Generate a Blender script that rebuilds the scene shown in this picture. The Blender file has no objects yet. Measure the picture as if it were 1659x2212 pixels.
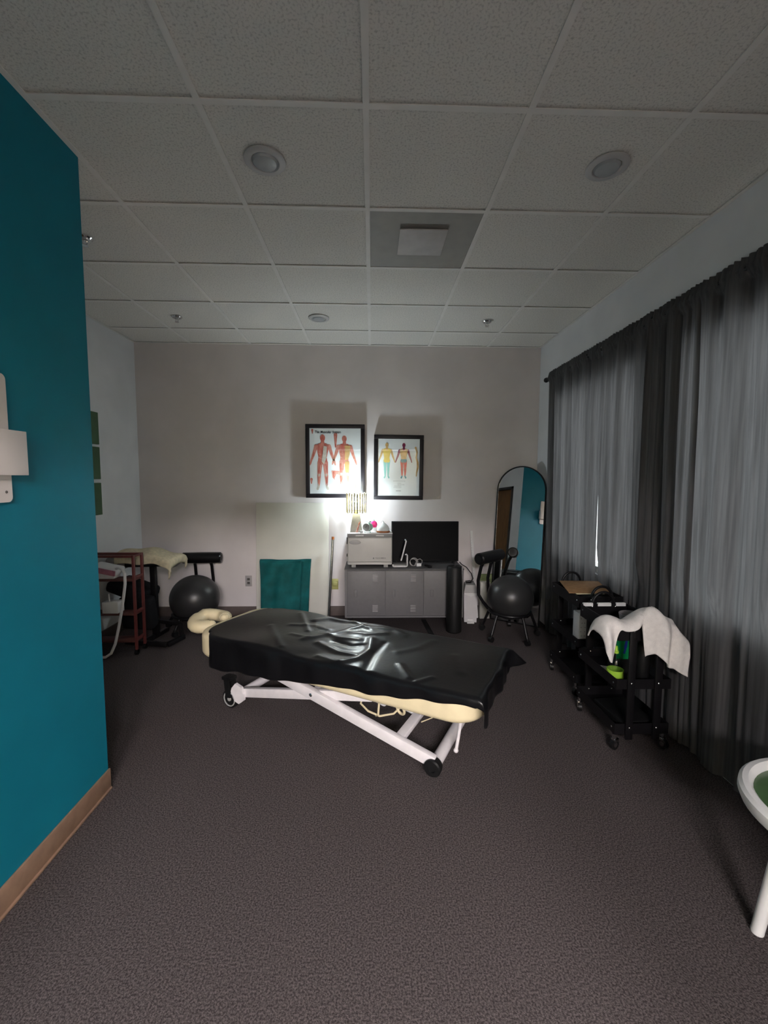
import bpy, bmesh, math, random
from mathutils import Vector, Matrix, Euler
random.seed(7)
SC = bpy.context.scene
COL = SC.collection
PI = math.pi
R = math.radians

# ------------------------------------------------------------------ camera, world, exposure
FPX = 929.05
cam_d = bpy.data.cameras.new('camera'); cam = bpy.data.objects.new('camera', cam_d); COL.objects.link(cam)
cam_d.sensor_fit = 'HORIZONTAL'; cam_d.sensor_width = 36.0
cam_d.lens = FPX * 36.0 / 1659.0
cam_d.clip_start = 0.02; cam_d.clip_end = 100
_p, _y, _r = R(4.591), R(1.6452), R(0.2512)
_fw = Vector((math.sin(_y)*math.cos(_p), math.cos(_y)*math.cos(_p), -math.sin(_p)))
_rt = Vector((math.cos(_y), -math.sin(_y), 0)); _up = _rt.cross(_fw)
_r2 = _rt*math.cos(_r) + _up*math.sin(_r); _u2 = -_rt*math.sin(_r) + _up*math.cos(_r)
M = Matrix((( _r2.x, _u2.x, -_fw.x, 0.0), (_r2.y, _u2.y, -_fw.y, 0.0), (_r2.z, _u2.z, -_fw.z, 1.49), (0, 0, 0, 1)))
cam.matrix_world = M
SC.camera = cam

SKY = 2.65            # overcast daylight behind the curtains
BULB = 580.0           # bedside lamp bulb radiance
HALL = 134.0            # ceiling lights of the hall behind the photographer
world = bpy.data.worlds.new('overcast_sky'); SC.world = world; world.use_nodes = True
bg = world.node_tree.nodes['Background']
bg.inputs[0].default_value = (0.95, 0.96, 1.0, 1); bg.inputs[1].default_value = SKY
SC.view_settings.view_transform = 'Standard'; SC.view_settings.look = 'None'
SC.view_settings.gamma = 1.0; SC.view_settings.use_curve_mapping = False
SC.view_settings.exposure = 0.20

# ------------------------------------------------------------------ materials
def srgb(h):
    if isinstance(h, (tuple, list)): return (h[0], h[1], h[2], 1)
    h = h.lstrip('#'); v = [int(h[i:i+2], 16)/255 for i in (0, 2, 4)]
    return tuple([c/12.92 if c <= .04045 else ((c+.055)/1.055)**2.4 for c in v]) + (1,)
MATS = {}
def mat(name, col, rough=.6, metal=0.0, spec=.4, var=.08, vscale=12.0, stretch=(1, 1, 1), bump=0.0, bscale=200.0, col2=None, coat=0.0, detail=3.0, lo=.35, hi=.65):
    m = bpy.data.materials.new(name); m.use_nodes = True; nt = m.node_tree; n = nt.nodes; l = nt.links
    b = n['Principled BSDF']; c = srgb(col)
    b.inputs['Roughness'].default_value = rough; b.inputs['Metallic'].default_value = metal
    b.inputs['Specular IOR Level'].default_value = spec
    if coat: b.inputs['Coat Weight'].default_value = coat; b.inputs['Coat Roughness'].default_value = .15
    tc = n.new('ShaderNodeTexCoord'); mp = n.new('ShaderNodeMapping'); mp.inputs['Scale'].default_value = stretch
    l.new(tc.outputs['Object'], mp.inputs['Vector'])
    nz = n.new('ShaderNodeTexNoise'); nz.inputs['Scale'].default_value = vscale; nz.inputs['Detail'].default_value = detail
    l.new(mp.outputs[0], nz.inputs['Vector'])
    rp = n.new('ShaderNodeValToRGB'); l.new(nz.outputs['Fac'], rp.inputs['Fac'])
    d = srgb(col2) if col2 else tuple([x*(1-var) for x in c[:3]]) + (1,)
    e = c if col2 else tuple([min(1, x*(1+var*.6)) for x in c[:3]]) + (1,)
    rp.color_ramp.elements[0].position = lo; rp.color_ramp.elements[1].position = hi
    rp.color_ramp.elements[0].color = d; rp.color_ramp.elements[1].color = e
    l.new(rp.outputs['Color'], b.inputs['Base Color'])
    if bump:
        n2 = n.new('ShaderNodeTexNoise'); n2.inputs['Scale'].default_value = bscale; n2.inputs['Detail'].default_value = 4
        l.new(mp.outputs[0], n2.inputs['Vector'])
        bp = n.new('ShaderNodeBump'); bp.inputs['Strength'].default_value = bump; bp.inputs['Distance'].default_value = .004
        l.new(n2.outputs['Fac'], bp.inputs['Height']); l.new(bp.outputs[0], b.inputs['Normal'])
    MATS[name] = m; return m
def emit(name, col, strength):
    m = bpy.data.materials.new(name); m.use_nodes = True; n = m.node_tree.nodes; l = m.node_tree.links
    n.remove(n['Principled BSDF']); e = n.new('ShaderNodeEmission')
    e.inputs[0].default_value = srgb(col); e.inputs[1].default_value = strength
    l.new(e.outputs[0], n['Material Output'].inputs[0]); MATS[name] = m; return m
def glassy(name, tint=(1, 1, 1), ior=1.45, rough=.01):
    # clear thin pane: transparent, with Fresnel gloss on top
    m = bpy.data.materials.new(name); m.use_nodes = True; n = m.node_tree.nodes; l = m.node_tree.links
    n.remove(n['Principled BSDF'])
    t = n.new('ShaderNodeBsdfTransparent'); t.inputs[0].default_value = (*tint, 1)
    g = n.new('ShaderNodeBsdfGlossy'); g.inputs['Roughness'].default_value = rough; g.inputs[0].default_value = (1, 1, 1, 1)
    f = n.new('ShaderNodeFresnel'); f.inputs[0].default_value = ior
    geo = n.new('ShaderNodeNewGeometry'); inv = n.new('ShaderNodeMath'); inv.operation = 'SUBTRACT'; inv.inputs[0].default_value = 1.0
    l.new(geo.outputs['Backfacing'], inv.inputs[1]); mul = n.new('ShaderNodeMath'); mul.operation = 'MULTIPLY'; l.new(f.outputs[0], mul.inputs[0]); l.new(inv.outputs[0], mul.inputs[1])
    mx = n.new('ShaderNodeMixShader'); l.new(mul.outputs[0], mx.inputs[0]); l.new(t.outputs[0], mx.inputs[1]); l.new(g.outputs[0], mx.inputs[2])
    l.new(mx.outputs[0], n['Material Output'].inputs[0]); MATS[name] = m; return m
def cloth_translucent(name, col, tcol, fac, streak=True):
    m = bpy.data.materials.new(name); m.use_nodes = True; n = m.node_tree.nodes; l = m.node_tree.links
    n.remove(n['Principled BSDF'])
    tc = n.new('ShaderNodeTexCoord'); mp = n.new('ShaderNodeMapping'); mp.inputs['Scale'].default_value = (70, 70, 2.2)
    nz = n.new('ShaderNodeTexNoise'); nz.inputs['Scale'].default_value = 1.0; nz.inputs['Detail'].default_value = 5
    l.new(tc.outputs['Object'], mp.inputs[0]); l.new(mp.outputs[0], nz.inputs['Vector'])
    out = []
    for c in (col, tcol):
        rp = n.new('ShaderNodeValToRGB'); q = srgb(c)
        rp.color_ramp.elements[0].position = .3; rp.color_ramp.elements[1].position = .7
        rp.color_ramp.elements[0].color = tuple(x*.72 for x in q[:3]) + (1,); rp.color_ramp.elements[1].color = tuple(x*1.15 for x in q[:3]) + (1,)
        l.new(nz.outputs['Fac'], rp.inputs[0]); out.append(rp)
    d = n.new('ShaderNodeBsdfDiffuse'); t = n.new('ShaderNodeBsdfTranslucent')
    l.new(out[0].outputs[0], d.inputs[0]); l.new(out[1].outputs[0], t.inputs[0])
    mx = n.new('ShaderNodeMixShader'); mx.inputs[0].default_value = fac
    l.new(d.outputs[0], mx.inputs[1]); l.new(t.outputs[0], mx.inputs[2]); l.new(mx.outputs[0], n['Material Output'].inputs[0])
    MATS[name] = m; return m

mat('carpet', (.118, .099, .098), .95, spec=.1, vscale=170, col2=(.040, .033, .033), bump=.8, bscale=380, detail=8, lo=.38, hi=.62)
mat('tile', (.80, .775, .72), .95, spec=.1, vscale=120, col2=(.56, .54, .50), bump=.5, bscale=220, lo=.30, hi=.5)
mat('gridbar', (.82, .795, .75), .6, var=.04)
mat('wall_taupe', (.72, .672, .668), .85, spec=.2, var=.05, vscale=3, bump=.05)
mat('wall_grey', (.70, .715, .735), .85, spec=.2, var=.05, vscale=3, bump=.05)
mat('teal_paint', (.003, .172, .250), .6, spec=.2, var=.06, vscale=3, bump=.05)
mat('yellow_paint', (.34, .32, .21), .8, var=.04, vscale=3)
mat('white_paint', (.80, .80, .78), .6, var=.03)
mat('base_dark', (.115, .090, .082), .6, var=.1)
mat('base_tan', (.33, .205, .14), .6, var=.12, vscale=20)
mat('wood_door', (.235, .115, .040), .5, col2=(.15, .070, .025), vscale=6, stretch=(8, 8, .8))
mat('door_frame', (.045, .042, .04), .5)
mat('black_vinyl', (.005, .005, .006), .29, spec=.36, var=.15, vscale=6, bump=.12, bscale=45)
mat('cream_vinyl', (.72, .62, .40), .45, var=.05, bump=.05)
mat('white_metal', (.72, .68, .69), .4, spec=.5, var=.05, vscale=20)
mat('black_plastic', (.007, .007, .0075), .45, spec=.25, var=.15)
mat('black_metal', (.0055, .005, .006), .42, spec=.25, var=.15)
mat('black_foam', (.008, .008, .008), .5, spec=.25, var=.2, bump=.2, bscale=300)
mat('black_fabric', (.009, .009, .011), .85, spec=.15, var=.2, bump=.3, bscale=400)
mat('dark_ball', (.024, .024, .025), .36, spec=.45, var=.08, bump=.04, bscale=300)
mat('chrome', (.75, .75, .76), .15, metal=1.0, var=.05)
mat('locker_grey', (.155, .150, .152), .5, spec=.4, var=.04, vscale=30, bump=.03)
mat('locker_dark', (.09, .088, .088), .6)
mat('slat_grey', (.40, .38, .38), .5)
mat('warmer_white', (.52, .51, .48), .35, spec=.5, var=.03)
mat('grey_trim', (.30, .30, .29), .5)
mat('text_grey', (.09, .085, .08), .6)
mat('screen_black', (.002, .002, .003), .5, spec=.08, var=.1)
mat('white_plastic', (.80, .79, .78), .4, spec=.5, var=.03)
mat('white_board', (.66, .65, .58), .6, var=.03, vscale=5)
mat('white_bin', (.70, .68, .69), .45, var=.03)
mat('grey_bin', (.42, .41, .40), .5)
mat('steel', (.70, .70, .70), .22, metal=1.0, var=.06)
mat('rust_cap', (.38, .12, .03), .5)
mat('teal_cloth', (.004, .090, .090), .75, spec=.2, var=.25, vscale=9, bump=.25, bscale=500)
mat('frame_black', (.012, .010, .014), .45, spec=.3, var=.15, bump=.1, bscale=120)
mat('paper', (.84, .88, .89), .8, var=.04, vscale=5)
mat('muscle', (.50, .085, .060), .8, col2=(.62, .26, .20), vscale=26, stretch=(3, 1, .6), detail=4)
mat('muscle_light', (.62, .16, .12), .8, col2=(.72, .40, .33), vscale=30, stretch=(3, 1, .6))
mat('bone', (.62, .58, .50), .8, var=.12, vscale=40)
mat('ochre_print', (.66, .42, .16), .8, var=.2, vscale=25)
mat('ink', (.05, .06, .07), .8)
mat('print_yellow', (.75, .55, .08), .8, var=.1)
mat('print_teal', (.20, .55, .52), .8, var=.1)
mat('print_plum', (.22, .010, .06), .8, var=.15)
mat('print_red', (.55, .05, .05), .8, var=.2, vscale=30)
mat('print_blue', (.06, .26, .33), .8, var=.15)
mat('concrete', (.30, .285, .25), .8, var=.12, vscale=40, bump=.2)
mat('brass', (.55, .42, .15), .3, metal=.9, var=.08)
mat('rod_gold', (.80, .72, .52), .3, metal=.3, var=.05)
mat('mint', (.32, .52, .42), .4, var=.06)
mat('silver_face', (.42, .43, .42), .35, metal=.4, var=.1)
mat('pink', (.75, .02, .18), .4, var=.1)
mat('orange', (.65, .12, .02), .5, col2=(.85, .60, .52), vscale=60)
mat('white_ceramic', (.74, .78, .78), .3, var=.03)
mat('wood_light', (.36, .13, .05), .5, col2=(.22, .08, .03), vscale=20, stretch=(1, 6, 1))
mat('green_paint', (.055, .115, .055), .6, var=.15)
mat('sage_bag', (.24, .29, .13), .8, var=.15, bump=.2)
mat('rack_red', (.125, .030, .028), .45, var=.15)
mat('rack_wood', (.11, .040, .035), .5, var=.2, vscale=10, stretch=(1, 8, 1))
mat('towel_cream', (.66, .60, .43), .95, spec=.05, var=.12, vscale=40, bump=.8, bscale=350)
mat('towel_white', (.80, .76, .73), .95, spec=.05, var=.06, vscale=40, bump=.7, bscale=350)
mat('grey_cloth', (.22, .205, .195), .9, var=.15, bump=.3)
mat('pink_device', (.45, .18, .25), .4, var=.15, vscale=30)
mat('cardboard', (.30, .17, .075), .8, col2=(.24, .13, .055), vscale=30)
mat('cream_paper', (.70, .62, .40), .8)
mat('dot_white', (.66, .66, .68), .6, var=.03)
mat('dot_grey', (.16, .16, .18), .6)
mat('lime', (.36, .62, .06), .4, var=.06)
mat('label_green', (.0, .20, .055), .4, var=.1)
mat('label_blue', (.01, .02, .20), .4)
mat('bowl_grey', (.28, .26, .26), .5)
mat('outlet', (.36, .34, .34), .5)
mat('outlet_yellow', (.42, .42, .16), .5)
mat('vent_grey', (.36, .35, .32), .6, var=.05)
mat('vent_white', (.56, .54, .53), .6)
mat('light_trim', (.55, .54, .53), .45, var=.03)
mat('light_lens', (.42, .44, .45), .4)
mat('seat_green', (.060, .13, .045), .25, spec=.6, var=.25, vscale=6)
mat('wall_lamp', (.76, .70, .68), .5, var=.02)
mat('strap', (.010, .010, .010), .7)
cloth_translucent('curtain', (.125, .123, .127), (.152, .149, .152), .42)
glassy('picture_glass', ior=1.5)
glassy('window_glass', (.93, .96, .95))
glassy('clear_plastic', (.80, .83, .82), 1.75, .08)
emit('bulb_glow', (.80, .93, 1.0), BULB)
emit('hall_panel', (1.0, .93, .95), HALL)
mm = bpy.data.materials.new('mirror_silver'); mm.use_nodes = True
b_ = mm.node_tree.nodes['Principled BSDF']; b_.inputs['Metallic'].default_value = 1; b_.inputs['Roughness'].default_value = .01
b_.inputs['Base Color'].default_value = (.86, .88, .88, 1); MATS['mirror_silver'] = mm

# ------------------------------------------------------------------ mesh helpers
class B:
    def __init__(s): s.bm = bmesh.new(); s.mi = 0
    def _fin(s, faces):
        for f in faces: f.material_index = s.mi
    def box(s, c, d, rot=None, bev=0.0, seg=2):
        n0 = set(s.bm.verts)
        r = bmesh.ops.create_cube(s.bm, size=1.0); vs = r['verts']
        for v in vs: v.co = Vector((v.co.x*d[0], v.co.y*d[1], v.co.z*d[2]))
        if bev:
            es = list({e for v in vs for e in v.link_edges})
            bmesh.ops.bevel(s.bm, geom=es, offset=bev, segments=seg, profile=.5, affect='EDGES')
            vs = [v for v in s.bm.verts if v not in n0]
        m = Matrix.Translation(Vector(c))
        if rot is not None: m = m @ (rot.to_4x4() if isinstance(rot, Matrix) else Euler(rot).to_matrix().to_4x4())
        bmesh.ops.transform(s.bm, matrix=m, verts=vs)
        s._fin({f for v in vs for f in v.link_faces}); return vs
    def bx(s, x0, x1, y0, y1, z0, z1, bev=0.0, seg=2):
        return s.box(((x0+x1)/2, (y0+y1)/2, (z0+z1)/2), (x1-x0, y1-y0, z1-z0), None, bev, seg)
    def cyl(s, a, b, r, r2=None, seg=20, cap=True):
        a = Vector(a); b = Vector(b); d = b-a; L = d.length
        q = bmesh.ops.create_cone(s.bm, cap_ends=cap, segments=seg, radius1=r, radius2=(r if r2 is None else r2), depth=L)
        m = Matrix.Translation((a+b)/2) @ d.to_track_quat('Z', 'Y').to_matrix().to_4x4()
        bmesh.ops.transform(s.bm, matrix=m, verts=q['verts']); s._fin({f for v in q['verts'] for f in v.link_faces}); return q['verts']
    def beam(s, a, b, w, h, up=(0, 0, 1), bev=0.0):
        a = Vector(a); b = Vector(b); d = (b-a); L = d.length; x = d.normalized(); u = Vector(up); y = u.cross(x).normalized(); z = x.cross(y)
        m = Matrix((x, y, z)).transposed()
        return s.box((a+b)/2, (L, w, h), m, bev)
    def tube(s, pts, r, seg=10, closed=False, rs=None):
        P = [Vector(p) for p in pts]; n = len(P); rings = []; prev = None
        for i in range(n):
            if closed: t = (P[(i+1) % n]-P[i-1]).normalized()
            else: t = (P[min(i+1, n-1)]-P[max(i-1, 0)]).normalized()
            if prev is None:
                a = Vector((0, 0, 1)) if abs(t.z) < .9 else Vector((1, 0, 0)); u = t.cross(a).normalized()
            else: u = (prev - t*prev.dot(t)).normalized()
            w = t.cross(u); prev = u; rr = rs[i] if rs else r
            rings.append([s.bm.verts.new(P[i] + (u*math.cos(2*PI*k/seg) + w*math.sin(2*PI*k/seg))*rr) for k in range(seg)])
        fs = []
        for i in range(n if closed else n-1):
            A = rings[i]; Bq = rings[(i+1) % n]
            for k in range(seg): fs.append(s.bm.faces.new((A[k], A[(k+1) % seg], Bq[(k+1) % seg], Bq[k])))
        if not closed: fs.append(s.bm.faces.new(list(reversed(rings[0])))); fs.append(s.bm.faces.new(rings[-1]))
        s._fin(fs)
    def lathe(s, prof, c=(0, 0, 0), seg=28, sx=1, sy=1, axis=None):
        rings = []; c = Vector(c); fs = []
        m = Vector(axis).to_track_quat('Z', 'Y').to_matrix() if axis else Matrix.Identity(3)
        for (r, z) in prof:
            if r < 1e-6: rings.append([s.bm.verts.new(c + m @ Vector((0, 0, z)))])
            else: rings.append([s.bm.verts.new(c + m @ Vector((r*sx*math.cos(2*PI*k/seg), r*sy*math.sin(2*PI*k/seg), z))) for k in range(seg)])
        for A, Bq in zip(rings, rings[1:]):
            for k in range(seg):
                k2 = (k+1) % seg
                if len(A) == 1 and len(Bq) == 1: continue
                if len(A) == 1: fs.append(s.bm.faces.new((A[0], Bq[k2], Bq[k])))
                elif len(Bq) == 1: fs.append(s.bm.faces.new((A[k], A[k2], Bq[0])))
                else: fs.append(s.bm.faces.new((A[k], A[k2], Bq[k2], Bq[k])))
        s._fin(fs)
    def ball(s, c, r, seg=28, rings=16):
        r = (r, r, r) if not isinstance(r, (tuple, list)) else r
        q = bmesh.ops.create_uvsphere(s.bm, u_segments=seg, v_segments=rings, radius=1)
        for v in q['verts']: v.co = Vector((v.co.x*r[0]+c[0], v.co.y*r[1]+c[1], v.co.z*r[2]+c[2]))
        s._fin({f for v in q['verts'] for f in v.link_faces})
    def torus(s, c, Rr, r, seg=36, axis=None, seg2=10, sx=1, sy=1):
        m = Vector(axis).to_track_quat('Z', 'Y').to_matrix() if axis else Matrix.Identity(3)
        s.tube([Vector(c) + m @ Vector((Rr*sx*math.cos(2*PI*k/seg), Rr*sy*math.sin(2*PI*k/seg), 0)) for k in range(seg)], r, seg2, True)
    def prism(s, poly, h, m=None):
        m = m or Matrix.Identity(4)
        a = [s.bm.verts.new(m @ Vector((x, y, 0))) for x, y in poly]; b = [s.bm.verts.new(m @ Vector((x, y, h))) for x, y in poly]
        n = len(poly); fs = [s.bm.faces.new(list(reversed(a))), s.bm.faces.new(b)]
        for i in range(n): fs.append(s.bm.faces.new((a[i], a[(i+1) % n], b[(i+1) % n], b[i])))
        s._fin(fs)
    def grid(s, fn, nu, nv):
        V = [[s.bm.verts.new(Vector(fn(i/nu, j/nv))) for j in range(nv+1)] for i in range(nu+1)]; fs = []
        for i in range(nu):
            for j in range(nv): fs.append(s.bm.faces.new((V[i][j], V[i+1][j], V[i+1][j+1], V[i][j+1])))
        s._fin(fs)
    def obj(s, name, m, parent=None, smooth=True, ang=35, thick=0.0, fixn=True):
        if fixn: bmesh.ops.recalc_face_normals(s.bm, faces=s.bm.faces[:])
        me = bpy.data.meshes.new(name); s.bm.to_mesh(me); s.bm.free()
        for k in (m if isinstance(m, (list, tuple)) else [m]): me.materials.append(MATS[k])
        if smooth:
            for p in me.polygons: p.use_smooth = True
            me.set_sharp_from_angle(angle=R(ang))
        o = bpy.data.objects.new(name, me); COL.objects.link(o); o.parent = parent
        if thick:
            md = o.modifiers.new('thickness', 'SOLIDIFY'); md.thickness = thick; md.offset = 0
        return o
def tag(o, label, cat, group=None):
    o['label'] = label; o['category'] = cat
    if group: o['group'] = group
    return o
def struct(o): o['kind'] = 'structure'; return o
def thing(name, label, cat, loc=(0, 0, 0), rz=0.0, group=None):
    o = bpy.data.objects.new(name, None); COL.objects.link(o); o.location = loc; o.rotation_euler = (0, 0, rz)
    o.empty_display_size = .1
    return tag(o, label, cat, group)
def lbl(o, t): o['label'] = t; return o
def share(o, name, parent, loc, rot=None):
    c = o.copy(); c.name = name; COL.objects.link(c); c.parent = parent; c.location = loc
    if rot: c.rotation_euler = rot
    return c
def clone(root, loc, rz, label, group=None):
    r = root.copy(); COL.objects.link(r); r.location = loc; r.rotation_euler = (0, 0, rz); r['label'] = label
    if group: r['group'] = group
    for ch in list(root.children):
        c = ch.copy(); COL.objects.link(c); c.parent = r
        for g in list(ch.children):
            d = g.copy(); COL.objects.link(d); d.parent = c
    return r
def text_part(txt, size, mname, parent, m4, name='lettering', width=None):
    cu = bpy.data.curves.new('t', 'FONT'); cu.body = txt; cu.size = size; cu.extrude = .0004; cu.offset = size*.018
    tmp = bpy.data.objects.new('t', cu); COL.objects.link(tmp)
    me = bpy.data.meshes.new_from_object(tmp.evaluated_get(bpy.context.evaluated_depsgraph_get()))
    bpy.data.objects.remove(tmp); bpy.data.curves.remove(cu)
    me.name = name; me.materials.clear(); me.materials.append(MATS[mname])
    if width:
        w = max(v.co.x for v in me.vertices) - min(v.co.x for v in me.vertices)
        for v in me.vertices: v.co.x *= width/w
    me.transform(m4)
    o = bpy.data.objects.new(name, me); COL.objects.link(o); o.parent = parent; return o
UPRIGHT = Matrix.Rotation(R(90), 4, 'X')     # XY drawing -> XZ plane facing -Y

# ------------------------------------------------------------------ room shell
XL, XR, YB, ZC = -2.42, 1.764, 4.564, 2.844
XT, YT = -1.255, 1.985          # teal partition
YR = -0.35                      # wall behind the photographer, with a wide opening
b = B(); b.bx(-3.2, 3.2, -4.6, 4.9, -.08, 0); struct(b.obj('floor', 'carpet', smooth=False))
b = B(); b.bx(XL-.12, XR+.14, YB, YB+.12, 0, 2.95); struct(b.obj('wall_back', 'wall_taupe', smooth=False))
b = B(); b.bx(XL-.12, XL, 1.865, YB, 0, 2.95); struct(b.obj('wall_left', 'wall_grey', smooth=False))
b = B(); b.bx(XT-.12, XT, YR-.12, YT, 0, 2.95); struct(b.obj('wall_partition', 'teal_paint', smooth=False))
# grey return wall of the alcove with its door (seen in the mirror only)
b = B(); b.bx(XL, -2.30, 1.865, YT, 0, 2.95); b.bx(-1.50, XT-.12, 1.865, YT, 0, 2.95); b.bx(-2.30, -1.50, 1.865, YT, 2.06, 2.95)
b.bx(XT-.12, XT-.003, YT, YT+.001, .0, 2.95)
struct(b.obj('wall_return', 'wall_grey', smooth=False))
b = B(); b.bx(-2.26, -1.54, 1.89, 1.935, .006, 2.02, .003); d1 = struct(b.obj('door_1', 'wood_door'))
b = B(); b.bx(-2.30, -2.255, 1.86, YT+.015, 0, 2.065); b.bx(-1.545, -1.50, 1.86, YT+.015, 0, 2.065); b.bx(-2.30, -1.50, 1.86, YT+.015, 2.02, 2.065)
b.obj('door_frame', 'door_frame', d1, smooth=False)
b = B(); b.lathe([(0, 0), (.026, 0), (.026, .006), (.010, .01), (.010, .035), (.026, .045), (.027, .062), (.012, .072), (0, .072)], (-2.18, 1.935, 1.0), axis=(0, 1, 0), seg=20); b.obj('door_knob', 'chrome', d1)

# right wall with two window openings
def wall_with_windows():
    b = B(); wins = [(2.74, 4.06), (1.16, 2.42), (-.25, .80)]; z0, z1 = .74, 2.28
    ys = [YB]; 
    edges = []
    cur = YB
    for (a, c) in wins:
        b.bx(XR, XR+.14, c, cur, 0, 2.95); b.bx(XR, XR+.14, a, c, 0, z0); b.bx(XR, XR+.14, a, c, z1, 2.95); cur = a
    b.bx(XR, XR+.14, YR-.12, cur, 0, 2.95)
    struct(b.obj('wall_right', 'wall_grey', smooth=False))
    for i, (a, c) in enumerate(wins):
        f = B(); t = .05; mu = a + .36*(c-a)
        f.bx(XR+.03, XR+.11, a, a+t, z0, z1); f.bx(XR+.03, XR+.11, c-t, c, z0, z1)
        f.bx(XR+.03, XR+.11, a+t, c-t, z0, z0+t); f.bx(XR+.03, XR+.11, a+t, c-t, z1-t, z1)
        f.bx(XR+.04, XR+.10, mu-.02, mu+.02, z0+t, z1-t)
        w = struct(f.obj('window_%d' % (i+1), 'white_paint', smooth=False))
        for y0, y1 in ((a+t, mu-.02), (mu+.02, c-t)):
            g = B(); g.bx(XR+.066, XR+.072, y0, y1, z0+t, z1-t); g.obj('pane', 'window_glass', w, smooth=False)
wall_with_windows()
# wall behind the camera, with a wide door opening, and the lit hall beyond
OL, OR_, OH = -.88, .98, 2.10
b = B(); b.bx(XT, OL, YR-.12, YR, 0, 2.95); b.bx(OR_, XR+.14, YR-.12, YR, 0, 2.95); b.bx(OL, OR_, YR-.12, YR, OH, 2.95)
struct(b.obj('wall_rear', 'wall_grey', smooth=False))
b = B(); b.bx(-2.6, 2.6, -4.42, -4.30, 0, 2.95); struct(b.obj('wall_hall', 'yellow_paint', smooth=False))
b = B(); b.bx(-2.72, -2.6, -4.3, YR-.12, 0, 2.95); b.bx(-2.6, XT-.12, YR-.24, YR-.12, 0, 2.95); struct(b.obj('wall_hall_left', 'yellow_paint', smooth=False))
b = B(); b.bx(2.6, 2.72, -4.3, YR-.12, 0, 2.95); b.bx(XR+.14, 2.6, YR-.24, YR-.12, 0, 2.95); struct(b.obj('wall_hall_right', 'yellow_paint', smooth=False))
b = B(); b.bx(-2.6, 2.6, -4.30, -4.24, 2.30, 2.37); b.bx(-2.6, 2.6, -4.30, -4.27, 2.37, 2.80); struct(b.obj('trim_1', 'white_paint', smooth=False))
b = B(); b.bx(-2.72, 2.72, -4.42, YR-.12, 2.80, 2.90); struct(b.obj('ceiling_hall', 'white_paint', smooth=False))

# suspended ceiling: slab, T-bar grid, lay-in tiles
b = B(); b.bx(XL-.12, XR+.14, YR-.12, YB+.12, 2.95, 3.0); ceil_ = struct(b.obj('ceiling', 'white_paint', smooth=False))
S = .61; X0 = -.024; Y0 = 1.690
colx = [X0 + S*k for k in range(-4, 4)]; rowy = [Y0 + S*k for k in range(-4, 6)]
xs = [XL] + [x for x in colx if XL+.03 < x < XR-.03] + [XR]
ys = [YR] + [y for y in rowy if YR+.03 < y < YB-.03] + [YB]
hb = .012
for x in xs[1:-1]:
    b = B(); b.bx(x-hb, x+hb, YR, YB, ZC, ZC+.004); b.bx(x-.0015, x+.0015, YR, YB, ZC+.004, ZC+.03); b.obj('grid_bar', 'gridbar', ceil_, smooth=False)
for y in ys[1:-1]:
    for xa, xb in zip(xs, xs[1:]):
        b = B(); b.bx(xa+hb, xb-hb, y-hb, y+hb, ZC+.0006, ZC+.004); b.bx(xa+hb, xb-hb, y-.0015, y+.0015, ZC+.004, ZC+.03); b.obj('grid_bar', 'gridbar', ceil_, smooth=False)
b = B()
for q in ((XL, XL+.02, YR, YB), (XR-.02, XR, YR, YB)): b.bx(*q, ZC-.0006, ZC+.003)
b.bx(XL+.02, XR-.02, YB-.02, YB, ZC-.0006, ZC+.003); b.bx(XL+.02, XR-.02, YR, YR+.02, ZC-.0006, ZC+.003); b.obj('wall_angle', 'gridbar', ceil_, smooth=False)
tile_cache = {}
LIGHTS = ((-.463, 1.981), (1.026, 1.965), (-.455, 3.817))
for i, (xa, xb) in enumerate(zip(xs, xs[1:])):
    for j, (ya, yb) in enumerate(zip(ys, ys[1:])):
        if xb <= XT+.05 and yb < YT-.3: pass
        cx, cy = (xa+xb)/2, (ya+yb)/2
        if abs(cx-.281) < .1 and abs(cy-2.605) < .1: continue      # the air panel sits here
        w, h = round(xb-xa-.006, 3), round(yb-ya-.006, 3)
        key = (w, h)
        if key not in tile_cache:
            b = B(); b.bx(-w/2, w/2, -h/2, h/2, .0, .014); o = b.obj('ceiling_tile', 'tile', ceil_, smooth=False); tile_cache[key] = o
            o.location = (cx, cy, ZC+.0075)
        else: o = share(tile_cache[key], 'ceiling_tile', ceil_, (cx, cy, ZC+.0075))
        o.rotation_euler = (R(random.uniform(-.12, .12)), R(random.uniform(-.12, .12)), 0)

# baseboards
b = B(); b.bx(XL, XR, YB-.012, YB, 0, .105, .003); struct(b.obj('baseboard_back', 'base_dark'))
b = B(); b.bx(XL, XL+.012, YT, YB-.012, 0, .105, .003); struct(b.obj('baseboard_left', 'base_dark'))
b = B(); b.bx(XT, XT+.010, YR, YT+.004, 0, .100, .003); b.box((XT+.012, (YR+YT)/2, .006), (.012, YT-YR, .012), None, .004); struct(b.obj('baseboard_partition', 'base_tan'))

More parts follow.
